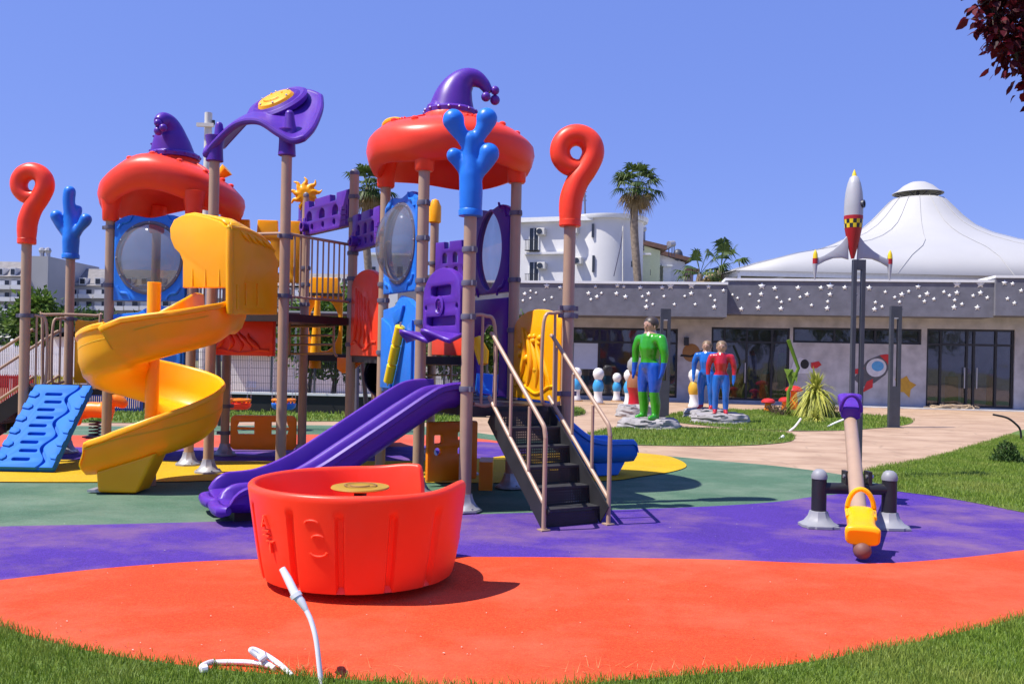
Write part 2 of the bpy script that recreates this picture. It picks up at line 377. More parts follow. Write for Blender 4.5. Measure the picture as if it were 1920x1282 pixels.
def inside(p, poly):
    c = False; n = len(poly); j = n - 1
    for i in range(n):
        a, b = poly[i], poly[j]
        if (a.y > p[1]) != (b.y > p[1]) and p[0] < (b.x - a.x) * (p[1] - a.y) / (b.y - a.y) + a.x: c = not c
        j = i
    return c
def lawn(poly, dens, h, w, z, label, near=None, spill=.05, limit=None):
    flat('lawn', M['soil'], poly, z)
    xs = [p.x for p in poly]; ys = [p.y for p in poly]
    x0, x1, y0, y1 = min(xs), max(xs), min(ys), max(ys)
    if limit: x0, x1, y0, y1 = max(x0, limit[0]), min(x1, limit[1]), max(y0, limit[2]), min(y1, limit[3])
    vs = []; fs = []; n = int((x1 - x0) * (y1 - y0) * dens)
    for _ in range(n):
        x = random.uniform(x0, x1); y = random.uniform(y0, y1)
        if not inside((x + random.gauss(0, spill) * random.random(), y + random.gauss(0, spill) * random.random()), poly): continue
        k = noise.noise(V((x * 1.7, y * 1.7, 3))); hh = h * random.uniform(.45, 1.1) * (1 + .45 * k)
        a = random.uniform(0, 2 * pi); ln = random.uniform(.1, .75) * hh; b = random.uniform(0, 2 * pi)
        dx, dy = cos(a) * w / 2, sin(a) * w / 2; ex, ey = cos(b) * ln, sin(b) * ln
        i = len(vs)
        vs += [(x - dx, y - dy, z), (x + dx, y + dy, z), (x + dx * .8 + ex * .4, y + dy * .8 + ey * .4, z + hh * .6), (x - dx * .8 + ex * .4, y - dy * .8 + ey * .4, z + hh * .6), (x + ex, y + ey, z + hh)]
        fs += [(i, i + 1, i + 2, i + 3), (i + 3, i + 2, i + 4)]
    me = bpy.data.meshes.new('grass'); me.from_pydata(vs, [], fs); me.materials.append(M['grass'])
    o = bpy.data.objects.new('grass', me); COL.objects.link(o)
    return tag(o, label, 'grass', kind='stuff')
lf = smoothpix([(-250, 1120), (-100, 1150), (0, 1178), (80, 1205), (200, 1232), (300, 1247), (450, 1264), (600, 1275), (800, 1290)]) 
rf = smoothpix([(1000, 1298), (1130, 1284), (1250, 1274), (1400, 1262), (1550, 1240), (1700, 1212), (1800, 1190), (1920, 1160), (2150, 1090)])
front = lf + rf + [V((6.5, 4.5, 0)), V((6.5, -3, 0)), V((-6.5, -3, 0)), V((-6.5, 4, 0))]
lawn(front, 9000, .052, .0042, .0165, 'mown green lawn along the near edge of the orange surface', limit=(-3.9, 3.9, 3.75, 9))
right = smoothpix([(1598, 893), (1640, 905), (1680, 921), (1760, 932), (1850, 948), (1920, 962), (2080, 990)]) + [V((9, 7.6, 0)), V((13, 9, 0)), V((14, 15, 0))] + smoothpix([(2200, 770), (2050, 785), (1920, 806), (1890, 817), (1830, 835), (1760, 855), (1700, 868), (1650, 876), (1598, 893)])
lawn(right, 2600, .055, .006, .0125, 'green lawn between the purple rubber surface and the beige path', limit=(4, 11.5, 7.3, 21))
isl1 = smoothpix([(1100, 815), (1135, 806), (1180, 802), (1270, 803), (1400, 806), (1475, 812), (1490, 821), (1470, 830), (1380, 836), (1250, 836), (1170, 833), (1120, 826), (1100, 815)], 4)
lawn(isl1, 700, .07, .012, .012, 'oval lawn island in front of the green statue')
isl2 = smoothpix([(1255, 778), (1300, 771), (1360, 769), (1480, 771), (1600, 777), (1690, 783), (1712, 790), (1690, 798), (1600, 806), (1500, 808), (1400, 804), (1300, 796), (1250, 788), (1255, 778)], 4)
lawn(isl2, 450, .08, .016, .012, 'lawn island holding the spiky plant and lamp post')
isl3 = smoothpix([(1020, 770), (1060, 764), (1090, 766), (1098, 774), (1080, 780), (1040, 782), (1020, 770)], 4)
lawn(isl3, 300, .08, .018, .012, 'small lawn island beside the short blue and white ornaments')
rear = smoothpix([(-500, 785), (0, 791), (300, 793), (560, 790), (800, 792), (880, 796)]) + pix([(890, 768), (600, 768), (300, 770), (0, 768), (-500, 760)])
lawn(rear, 160, .10, .025, .012, 'rear lawn strip along the black wall behind the swings', limit=(-16, -1, 18, 27))
# clippings and stray dry stalks at the lawn edge
M['straw'] = leafmat('straw', (.33, .24, .08), (.5, .38, .16), .2)
for (px, py, n_, sp, lb) in ((590, 1262, 90, .16, 'tuft of dry straw by the upright white hose'), (1300, 1262, 80, .35, 'scatter of dry stalks on the orange surface by the lawn edge')):
    c = G(px, py); mb = MB()
    for _ in range(n_):
        p = c + V((random.gauss(0, sp), random.gauss(0, .05), .015)); a = random.uniform(0, 2 * pi); l_ = random.uniform(.03, .10); up = random.uniform(.0, .06)
        q = p + V((cos(a) * l_, sin(a) * l_, up)); d = V((-sin(a), cos(a), 0)) * .0014
        mb.add([p - d, p + d, q], [(0, 1, 2)])
    tag(mb.obj('dry_grass', M['straw'], None, 0), lb, 'dry grass', kind='stuff')

# ============================================================ kids' club building on the right
M['stucco'] = mat('grey_stucco', (.46, .45, .45), .9, var=.22, scale=2.2, bump=.5, bscale=40, dirt=.4, dcol=(.56, .52, .48), dscale=1.2, det=8)
M['fascia'] = mat('dark_grey_stucco', (.155, .155, .185), .88, var=.16, scale=3, bump=.5, bscale=50, dirt=.3, dcol=(.24, .23, .26), dscale=2.2, det=8)
M['frame'] = mat('anthracite_frame', (.02, .021, .025), .4, var=.1)
M['cap'] = mat('white_metal_cap', (.75, .75, .74), .5, var=.03)
def glassmat(name, col, rough=.03):
    m, n, b = newmat(name); N = n.nodes.new; L = n.links.new
    tc = N('ShaderNodeTexCoord'); nz = N('ShaderNodeTexNoise'); nz.inputs['Scale'].default_value = .55; L(tc.outputs['Object'], nz.inputs['Vector'])
    b.inputs['Base Color'].default_value = (*col, 1); b.inputs['Roughness'].default_value = rough; b.inputs['IOR'].default_value = 2.3; b.inputs['Alpha'].default_value = .5
    bp = N('ShaderNodeBump'); bp.inputs['Strength'].default_value = .25; bp.inputs['Distance'].default_value = .05; L(nz.outputs[0], bp.inputs['Height']); L(bp.outputs[0], b.inputs['Normal'])
    return m
M['glass'] = glassmat('dark_window_glass', (.018, .021, .022))
M['blind'] = mat('pale_blind', (.55, .62, .75), .6, var=.03)
fm = -.15
FQ = V((11.8, 32.5, 0)); FD = V((1, fm, 0)).normalized(); FN = V((fm, -1, 0)).normalized()
def fpl(off): P = FQ + FN * off; return P, P + FD
def fp(px, py, off): return onplane(px, py, *fpl(off))
club = thing('club_building', 'grey stucco building with a dark band of white stars along its roof', 'building', (FQ.x, FQ.y, 0))
def fs_(px, py, off):
    w = fp(px, py, off); return (w - FQ).dot(FD), w.z
RB = Matrix((FD, -FN, V((0, 0, 1)))).transposed()
def fbox(mb, s0, s1, o0, o1, z0, z1):
    c = FQ + FD * (s0 + s1) / 2 + FN * (o0 + o1) / 2; c.z = (z0 + z1) / 2
    return mb.box(c, (s1 - s0, o1 - o0, z1 - z0), RB)
# wall: piers around the openings
ZB, ZT = 0.0, fs_(1600, 592, 1.2)[1]
openings = {}
def rect(px0, py0, px1, py1):
    xm = (px0 + px1) / 2; ym = (py0 + py1) / 2
    return fs_(px0, ym, 0)[0], fs_(px1, ym, 0)[0], fs_(xm, py1, 0)[1], fs_(xm, py0, 0)[1]
o1 = rect(985, 614, 1270, 751); o2 = rect(1333, 614, 1480, 756); o3 = rect(1487, 615, 1728, 644); o4 = rect(1737, 617, 1902, 769)
o1 = (o1[0], o1[1], .12, o1[3]); o2 = (o2[0], o2[1], .1, o2[3]); o4 = (o4[0], o4[1], .06, o4[3])
mb = MB(); sL = -16.0; sR = fs_(2060, 700, 0)[0]; zt = 4.2
cur = sL
for o in (o1, o2, o3, o4):
    fbox(mb, cur, o[0], -.3, 0, -.02, zt)
    fbox(mb, o[0], o[1], -.3, 0, o[3], zt); fbox(mb, o[0], o[1], -.3, 0, -.02, o[2]); cur = o[1]
fbox(mb, cur, sR, -.3, 0, -.02, zt)
mb.obj('wall', M['stucco'], club, 0)
fbox(MB(), sL, sR, -12, -5, 0, 4.3).obj('rear_block', M['stucco'], club, 0)
fbox(MB(), sL, sR, -5, -.31, zt - .1, 4.3).obj('roof_slab', M['stucco'], club, 0); fbox(MB(), sL, sR, -5, -.31, 0.002, .04).obj('inner_floor', M['stucco'], club, 0)
def fascia(px0, px1, pyT, pyB, off, s0=None, s1=None):
    xm = (px0 + px1) / 2
    s0 = fs_(px0, pyT, off)[0] if s0 is None else s0; s1 = fs_(px1, pyT, off)[0] if s1 is None else s1
    zb, z1 = fs_(xm, pyB, off)[1], fs_(xm, pyT, off)[1]
    o = fbox(MB(), s0, s1, -.2, off, zb, z1).obj('fascia', M['fascia'], club, 0)
    fbox(MB(), s0 - .02, s1 + .02, -.25, off + .04, z1 + .002, z1 + .09).obj('coping', M['cap'], o, 0)
    return o, s0, s1, zb, z1
f1, a0, a1, zb1, zt1 = fascia(700, 1364, 531, 590, 2.0, s0=sL)
f2, b0, b1, zb2, zt2 = fascia(1364, 1864, 528, 592, 1.2, s0=a1 + .002)
f3, c0, c1, zb3, zt3 = fascia(1864, 2100, 522, 593, 1.35, s0=b1 + .002)
M['star'] = mat('white_star', (.80, .80, .78), .5, var=.05)
ST1 = [(97,685,16),(140,663,11),(181,677,11),(138,717,11),(83,735,12),(260,622,22),(362,635,17),(244,732,12),(299,712,12),(626,630,13),(575,681,17),(672,679,12),(638,707,17),(593,727,13),(790,622,17),(839,630,14),(785,683,17),(852,707,18),(962,637,18),(979,705,13),(1025,684,17),(1011,737,13),(1057,763,12),(1008,784,19),(1126,636,18),(1141,704,13),(1188,625,25),(1219,764,13),(1297,702,12),(1345,683,18),(1346,622,25),(1375,764,13),(1475,631,18),(1490,700,13),(1523,735,13),(1518,784,18),(1587,660,14)]
ST2 = [(1655,692,12),(1693,717,12),(1785,690,13),(1721,798,18),(1870,688,18),(1874,626,25),(1853,740,13),(1848,790,19)]
ST3 = [(52,964,19),(68,1034,14),(102,1067,14),(98,1116,19),(164,1048,13),(226,960,19),(242,1030,14),(294,1010,19),(328,1090,14),(398,960,18),(467,947,26),(466,1010,18),(449,1063,14),(445,1113,19),(577,958,18),(650,1008,18),(760,960,20),(881,991,14),(807,1069,14),(800,1120,19),(857,1101,14),(952,1031,14),(1005,1010,20),(1057,987,14),(988,1066,14),(988,1116,19),(1127,951,19),(1140,1025,14),(1195,1005,20),(1175,1061,15),(1246,1044,15),(1321,991,15),(1363,1018,15),(1418,932,27),(1418,997,19),(1402,1053,15),(1456,1082,15),(1397,1106,20),(1540,1019,15),(1594,932,28),(1595,998,20),(1647,1034,16),(1571,1107,20)]
ST4 = [(1775,921,21),(1836,929,17),(1900,981,17),(1798,1041,16),(1850,1074,17)]
proto = panel('star', [starpts(0, 0, 1.0, .48)], .007, M['star'], None, (0, 0, 0), V((1, 0, 0)), bev=.002)
pm = proto.data; bpy.data.objects.remove(proto)
def put_star(px, py, r, off, par):
    w = fp(px, py, off + .005); o = bpy.data.objects.new('star', pm); COL.objects.link(o); o.parent = par
    rr = r / FPX * w.y; o.location = w - V(wloc(par)); o.scale = (rr, 1, rr)
    o.rotation_euler = (0, 0, atan2(FD.y, FD.x))
for x, y, r in ST1: put_star(960 + x / 4, 380 + y / 4, r / 4 * 1.17, 2.0, f1)
for x, y, r in ST2: put_star(960 + x / 4, 380 + y / 4, r / 4 * 1.17, 1.2, f2)
for x, y, r in ST3: put_star(1440 + x / 4, 300 + y / 4, r / 4 * 1.17, 1.2, f2)
for x, y, r in ST4: put_star(1440 + x / 4, 300 + y / 4, r / 4 * 1.12, 1.35, f3)
def glazing(name, o, cols, trans, doors=(), blinds=()):
    """cols: fractions of mullions, trans: fraction up of the transom"""
    s0, s1, z0, z1 = o; w = s1 - s0; fw = .075
    mb = MB()
    fbox(mb, s0, s1, -.22, -.08, z1 - fw, z1); fbox(mb, s0, s1, -.22, -.08, z0, z0 + fw)
    fbox(mb, s0, s0 + fw, -.22, -.08, z0 + fw, z1 - fw); fbox(mb, s1 - fw, s1, -.22, -.08, z0 + fw, z1 - fw)
    xs = [s0 + fw / 2] + [s0 + c * w for c in cols] + [s1 - fw / 2]
    for x in xs[1:-1]: fbox(mb, x - fw / 2, x + fw / 2, -.218, -.082, z0 + fw, z1 - fw)
    zs = [z0 + fw / 2] + ([z0 + trans * (z1 - z0)] if trans else []) + [z1 - fw / 2]
    if trans:
        for i in range(len(xs) - 1): fbox(mb, xs[i] + fw / 2, xs[i + 1] - fw / 2, -.216, -.084, zs[1] - fw / 2, zs[1] + fw / 2)
    fr = mb.obj(name, M['frame'], club, 0)
    for i in range(len(xs) - 1):
        for j in range(len(zs) - 1):
            if (i, j) in blinds: continue
            fbox(MB(), xs[i] + fw / 2, xs[i + 1] - fw / 2, -.16, -.14, zs[j] + fw / 2, zs[j + 1] - fw / 2).obj('pane', M['glass'], fr, 0)
    for (i, j) in blinds:
        za, zb_ = zs[j] + fw / 2, zs[j + 1] - fw / 2
        fbox(MB(), xs[i] + fw / 2, xs[i + 1] - fw / 2, -.16, -.14, za, zb_).obj('pane', M['glass'], fr, 0)
        fbox(MB(), xs[i] + fw / 2 + .02, xs[i + 1] - fw / 2 - .02, -.138, -.12, za + (zb_ - za) * .48, zb_ - .02).obj('blind', M['blind'], fr, 0)
    for c in doors:
        x = s0 + c * w
        MB().tube([FQ + FD * x + FN * (-.02) + V((0, 0, .75)), FQ + FD * x + FN * (-.02) + V((0, 0, 1.5))], .022, 8).obj('door_handle', M['bolt'], fr)
    return fr
glazing('window', o1, (.31, .49, .83, .93), .79, blinds=((1, 0),))
glazing('window', o2, (.17, .46, .78), .80, doors=(.44,))
glazing('window', o3, (.33, .65,), None)
glazing('door', o4, (.17, .47, .55, .80), .80, doors=(.44, .58))
fbox(MB(), sL, sR, .01, .9, -.005, .03).obj('threshold', M['stucco'], club, 0)
# murals, painted flat on the wall
def cm(n_, c, r=.7): return mat(n_, c, r, var=.1, scale=8, bump=.2, bscale=40)
M['mu_red'] = cm('mural_red', (.55, .03, .03)); M['mu_yel'] = cm('mural_yellow', (.55, .30, .03)); M['mu_grey'] = cm('mural_grey', (.10, .10, .105))
M['mu_wht'] = cm('mural_white', (.62, .62, .63)); M['mu_blu'] = cm('mural_blue', (.10, .35, .62)); M['mu_blk'] = cm('mural_black', (.02, .02, .02)); M['mu_brn'] = cm('mural_brown', (.30, .15, .05))
def mural(name, mt, pts, layer, par=None):
    lp = [fs_(x, y, 0) for x, y in pts]
    return panel(name, [lp], .006, mt, par or club, FQ + FN * (.004 + .004 * layer), FD, bev=.001, smooth=0)
def epix(cx, cy, a, b, rot, n=36): return [(cx + a * cos(t) * cos(rot) - b * sin(t) * sin(rot), cy + a * cos(t) * sin(rot) + b * sin(t) * cos(rot)) for t in [2 * pi * k / n for k in range(n)]]
def c5(seq): return [(1440 + x / 4, 560 + y / 4) for x, y in seq]
rk = mural('mural_rocket', M['mu_grey'], c5([(640, 600), (700, 520), (745, 462), (835, 425), (920, 416), (918, 500), (880, 570), (800, 630), (710, 660)]), 1)
mural('mural_nose', M['mu_red'], c5([(835, 423), (880, 416), (924, 416), (924, 470), (910, 512), (885, 470)]), 2, rk)
mural('mural_fin', M['mu_red'], c5([(625, 566), (632, 530), (722, 516), (710, 560)]), 2, rk)
mural('mural_fin', M['mu_red'], c5([(706, 704), (740, 620), (786, 600), (784, 664)]), 2, rk)
mural('mural_porthole', M['mu_wht'], epix(1440 + 812 / 4, 560 + 516 / 4, 19, 17, -.3), 2, rk)
mural('mural_porthole', M['mu_blu'], epix(1440 + 822 / 4, 560 + 505 / 4, 11.5, 9.5, 0), 3, rk)
mural('mural_star', M['mu_yel'], c5([(950, 600), (1005, 598), (1040, 577), (1062, 618), (1112, 645), (1070, 680), (1060, 742), (1018, 700), (960, 695), (975, 648)]), 1)
pl = mural('mural_planet', M['mu_brn'], epix(1296, 661, 16.5, 17, 0), 1)
mural('mural_ring', M['mu_blk'], [(1275, 668), (1277, 664), (1295, 666), (1318, 656), (1320, 659), (1296, 670)], 2, pl)
ast = mural('mural_astronaut', M['mu_wht'], c5([(170, 540), (190, 470), (240, 440), (300, 460), (318, 510), (360, 545), (300, 560), (230, 560)]), 1)
mural('mural_visor', M['mu_blk'], epix(1440 + 275 / 4, 560 + 490 / 4, 8, 9, 0), 2, ast)
mural('mural_glove', M['mu_red'], c5([(322, 480), (380, 468), (402, 495), (365, 520), (325, 522)]), 2, ast)
# wall lamp by the planet
lmp = MB().box(fp(1287, 640, .12), (.18, .2, .3), RB).obj('wall_lamp', M['frame'], club, 0)

# ---------------- tensile roof behind
M['seam'] = mat('membrane_seam', (.39, .385, .375), .6)
tent = thing('tensile_roof', 'white conical membrane roof with a raised vent cap', 'tent roof', (A(1718, 520, 54).x, 54, 0))
tc_ = V((A(1718, 500, 54).x, 54, 0)); tY = 54.0
px2m = tY / FPX
prof = [(44, 374), (50, 379), (62, 392), (80, 412), (100, 430), (125, 446), (155, 461), (190, 475), (230, 491), (265, 511), (302, 545)]
rows = []; NT = 64
for (r, y) in prof:
    z = A(1718, y, tY).z; t = min(1, max(0, (r - 110) / 190.0)); row = []
    for k in range(NT):
        a = 2 * pi * k / NT + .03; sq = 1.0 / max(abs(cos(2 * pi * k / NT)), abs(sin(2 * pi * k / NT)))
        rr = r * px2m * (1 + (min(sq, 1.41) - 1) * t * .95)
        row.append(V((tc_.x + rr * cos(a) * (1 + .45 * max(0, (r - 215) / 87.0) ** .9), tc_.y + rr * sin(a), z + .05 * t * (min(sq, 1.41) - 1))))
    rows.append(row)
mb = MB().grid(rows, True); o = mb.obj('membrane', M['membrane'], tent, 60); s_ = o.modifiers.new('s', 'SOLIDIFY'); s_.thickness = .03
zc = A(1718, 374, tY).z
for k in range(0, NT, 4): MB().tube([r_[k] + V((0, 0, .03)) for r_ in rows], .014, 5).obj('seam', M['seam'], tent)
MB().lathe([(0, zc + 1.06), (.45, zc + 1.03), (.85, zc + .82), (1.2, zc + .5), (1.46, zc + .36), (1.47, zc + .33), (.8, zc + .5), (0, zc + .55)], (tc_.x, tc_.y, 0), 32).obj('vent_cap', M['membrane'], tent)
mb = MB(); mb.tube([(tc_.x, tc_.y, 2), (tc_.x, tc_.y, zc + .5)], .1, 8)
for k in range(8):
    a = 2 * pi * k / 8; mb.tube([(tc_.x, tc_.y, zc + .05), (tc_.x + 1.42 * cos(a), tc_.y + 1.42 * sin(a), zc + .33)], .03, 6)
mb.obj('mast', M['clamp'], tent)
M['beam'] = mat('pale_grey_steel', (.55, .56, .58), .45, var=.05); M['ceil'] = mat('tan_ceiling', (.45, .34, .25), .8, var=.05)
zE = A(1718, 545, tY).z; Rr = 302 * px2m
cs = [V((tc_.x + Rr * 1.36 * 1.45 * cos(.03 + pi / 4 + k * pi / 2), tc_.y + Rr * 1.36 * sin(.03 + pi / 4 + k * pi / 2), zE)) for k in range(4)]
for k in range(4):
    p, q = cs[k], cs[(k + 1) % 4]; MB().bar(p + V((0, 0, -.12)), q + V((0, 0, -.12)), .2, .26).obj('eave_beam', M['beam'], tent, 0)
    for t in (0, .25, .5, .75):
        x = p.lerp(q, t); MB().tube([(x.x, x.y, .0), (x.x, x.y, zE - .1)], .09, 8).obj('strut', M['beam'], tent)
        MB().bar((x.x, x.y, zE - .9), V((x.x, x.y, zE - .2)).lerp(V((tc_.x, tc_.y, zE + .6)), .22), .1, .1).obj('brace', M['beam'], tent, 0)

# ============================================================ lived-in background
M['wallw'] = mat('white_render', (.72, .71, .69), .85, var=.04, scale=.6, dirt=.12, dcol=(.5, .48, .45), dscale=.5)
M['walls'] = mat('pale_green_render', (.62, .66, .42), .85, var=.05); M['wallp'] = mat('pink_render', (.55, .38, .32), .85, var=.05)
M['rooft'] = mat('brown_tile', (.16, .085, .06), .8, var=.2, scale=4); M['mans'] = mat('grey_shingle', (.22, .205, .20), .85, var=.2, scale=1.5)
M['wdark'] = mat('dark_window', (.03, .035, .045), .15, var=.2); M['ac'] = mat('ac_cream', (.62, .60, .54), .5)
def pbox(mb, x0, y0, x1, y1, Y, d, ext=None):
    """box whose front fills a pixel rectangle at distance Y"""
    p = A(x0, (y0 + y1) / 2, Y); q = A(x1, (y0 + y1) / 2, Y); m = (x0 + x1) / 2
    zt_, zb_ = A(m, y0, Y).z, (A(m, y1, Y).z if ext is None else ext)
    return mb.box(((p.x + q.x) / 2, Y + d / 2, (zt_ + zb_) / 2), (q.x - p.x, d, zt_ - zb_))
YA = 52.0
apt = thing('apartment_block', 'white apartment block with air conditioners and small balconies behind the club', 'building', (A(1080, 600, YA).x, YA, 0))
apt.rotation_euler.z = -.32
pbox(MB(), 968, 412, 1112, 600, YA, 12, 0).obj('wall', M['wallw'], apt, 0)
# rounded corner bay at the right
cc = A(1120, 560, YA + 1.5); pr = A(1186, 560, YA + 1.5); rad = (pr.x - cc.x)
zt_ = A(1120, 404, YA).z
mb = MB(); mb.lathe([(rad, 0), (rad, zt_ - .25)], (cc.x, YA + rad * .9, 0), 40); mb.obj('corner_bay', M['wallw'], apt)
MB().lathe([(rad + .25, zt_ - .25), (rad + .3, zt_ - .1), (rad + .3, zt_), (0, zt_ + .35)], (cc.x, YA + rad * .9, 0), 40).obj('bay_roof', M['white'], apt)
mb = MB(); pbox(mb, 962, 404, 1116, 412.5, YA - .35, 13).obj('roof_slab', M['white'], apt, 0)
MB().box((A(1180, 560, YA + 2).x + .4, YA + 4, 0), (.12, .12, .1)).obj('drain', M['ac'], apt, 0)
for y0, y1 in ((424, 467), (489, 529)):
    wdo = pbox(MB(), 989, y0, 1007, y1, YA - .04, .1).obj('window', M['wdark'], apt, 0)
    mb = MB(); pbox(mb, 988, y0 - 1, 989.4, y1, YA - .07, .12); pbox(mb, 1006.6, y0 - 1, 1008, y1, YA - .07, .12); pbox(mb, 997.3, y0, 998.3, y1, YA - .07, .12); pbox(mb, 988, y0 - 2, 1008, y0 - .9, YA - .07, .12)
    mb.obj('frame', M['white'], wdo, 0)
    mb = MB(); yb = y0 + 22
    for k in range(9): pbox(mb, 985 + k * 3.05, yb, 985.6 + k * 3.05, yb + 20, YA - .5, .03)
    pbox(mb, 984, yb - .8, 1011, yb, YA - .5, .04); pbox(mb, 984, yb + 19, 1011, yb + 20.5, YA - .5, .45)
    mb.obj('balcony_rail', M['black'], apt, 0)
    pbox(MB(), 980, y0 + 46, 1062, y0 + 50, YA - .35, .4).obj('ledge', M['wallw'], apt, 0)
for (x, y) in ((1008, 424), (1009, 489), (1080, 482), (1072, 424)):
    ob = pbox(MB(), x, y, x + 16, y + 13, YA - .55, .5).obj('ac_unit', M['ac'], apt, 0); bevel(ob, .03)
    p = A(x + 6, y + 6.5, YA - .56); MB().lathe([(.17, 0), (.17, .02), (0, .02)], p, 16, Matrix.Rotation(pi / 2, 3, 'X')).obj('fan_grille', M['wdark'], ob)
for (x, y0, y1) in ((1113, 421, 446), (1114, 480, 511), (1187, 493, 504)):
    pbox(MB(), x, y0, x + 4, y1, YA - .3, .2).obj('window', M['wdark'], apt, 0)
MB().tube([A(1157, 520, YA - .5), A(1168, 470, YA - .45), A(1174, 430, YA - .4)], .03, 6).obj('cable', M['clamp'], apt)
MB().tube([A(1173, 530, YA - .4), A(1173.5, 428, YA - .4)], .05, 6).obj('downpipe', M['ac'], apt)
def house(px0, px1, yT, yTr, Y, mt, label, dark=M['rooft'], wins=()):
    h = thing('town_house', label, 'house', (A((px0 + px1) / 2, 560, Y).x, Y, 0))
    p, q = A(px0, yT, Y), A(px1, yTr, Y); d = 9
    mb = MB(); mb.add([(p.x, Y, 0), (q.x, Y, 0), (q.x, Y, q.z), (p.x, Y, p.z), (p.x, Y + d, 0), (q.x, Y + d, 0), (q.x, Y + d, q.z), (p.x, Y + d, p.z)], [(0, 1, 2, 3), (5, 4, 7, 6), (1, 5, 6, 2), (4, 0, 3, 7), (3, 2, 6, 7), (0, 4, 5, 1)])
    mb.obj('wall', mt, h, 0)
    e = V((.5, 0, -.15)); up = V((0, 0, .3))
    mb = MB(); a, b = p + V((-.2, -.4, 0.02)), q + V((.4, -.4, .02)); mb.add([a, b, b + V((0, d + .8, 0)), a + V((0, d + .8, 0)), a + up, b + up, b + V((0, d + .8, .3)), a + V((0, d + .8, .3))], [(0, 3, 2, 1), (4, 5, 6, 7), (0, 1, 5, 4), (1, 2, 6, 5), (2, 3, 7, 6), (3, 0, 4, 7)]); mb.obj('roof', dark, h, 0)
    for (x0, y0, x1, y1) in wins: pbox(MB(), x0, y0, x1, y1, Y - .04, .1).obj('window', M['wdark'], h, 0)
    return h
house(1176, 1192, 432, 440, 58, M['wallw'], 'narrow white house end with brown roof edge beside the palm trunk', wins=((1185, 492, 1188, 504),))
h2 = house(1190, 1238, 455, 470, 62, M['walls'], 'pale green town house with a boxed chimney stack', wins=((1217, 505, 1220, 516),))
pbox(MB(), 1193, 476, 1219, 560, 61, .9).obj('stair_tower', M['walls'], h2, 0); pbox(MB(), 1191, 474, 1221, 477.5, 60.8, 1.3).obj('tower_cap', M['wallw'], h2, 0)
h3 = house(1237, 1284, 477, 492, 66, M['wallw'], 'cream town house with a brown sloping roof and white stair tower')
pbox(MB(), 1243, 498, 1258, 560, 65, .9).obj('stair_tower', M['white'], h3, 0); pbox(MB(), 1241, 496, 1261, 499, 64.8, 1.3).obj('tower_cap', M['white'], h3, 0)
house(1276, 1300, 507, 512, 72, M['wallp'], 'low pink house end with brown roof under the short palms')
def heater(px, py, Y, label):
    r = thing('solar_heater', label, 'solar heater', A(px, py + 20, Y), 'solar water heaters on the roofs'); s = Y / FPX
    MB().tube([A(px - 4, py, Y), A(px + 5, py - 1, Y + .3)], 6 * s, 14).obj('tank', M['alu'], r)
    mb = MB(); p, q = A(px - 22, py + 14, Y), A(px - 4, py + 4, Y); mb.bar(p, q, .9, .08, up=(0, -.3, 1)); mb.obj('panel', M['slate'], r, 0)
    mb = MB()
    for dx in (-4, 2, 6): mb.tube([A(px + dx, py + 3, Y + .3), A(px + dx, py + 24, Y + .3)], .035, 5)
    mb.obj('stand', M['clamp'], r); return r
heater(1203, 430, 60, 'round solar water tank on a frame behind the palm trunk')
heater(1258, 458, 64, 'solar water heater with sloping panel on the cream house roof')
tag(MB().ball(A(1271, 478, 66), .38, 12, (1, 1, 1.2)).tube([A(1271, 486, 66), A(1271, 478, 66)], .28, 10).obj('water_tank', M['slate'], None), 'small dark round water tank on the cream house roof', 'water tank')
an = MB(); an.tube([A(1097, 402, YA + 3), A(1096, 355, YA + 3)], .06, 6)
for y in (360, 368, 376): an.bar(A(1093, y, YA + 3), A(1100, y, YA + 3), .05, .05)
tag(an.obj('roof_aerial', M['clamp'], None), 'thin aerial mast standing on the white apartment block roof', 'aerial')
mst = MB()
for dx in (0, 5): mst.tube([A(1202 + dx, 470, 62), A(1207 - dx * .2, 405, 62)], .05, 5)
for k in range(6): mst.bar(A(1202, 465 - k * 10, 62), A(1207, 460 - k * 10, 62), .04, .04)
tag(mst.obj('lattice_mast', M['clamp'], None), 'lattice aerial mast on the pale green house roof', 'mast')

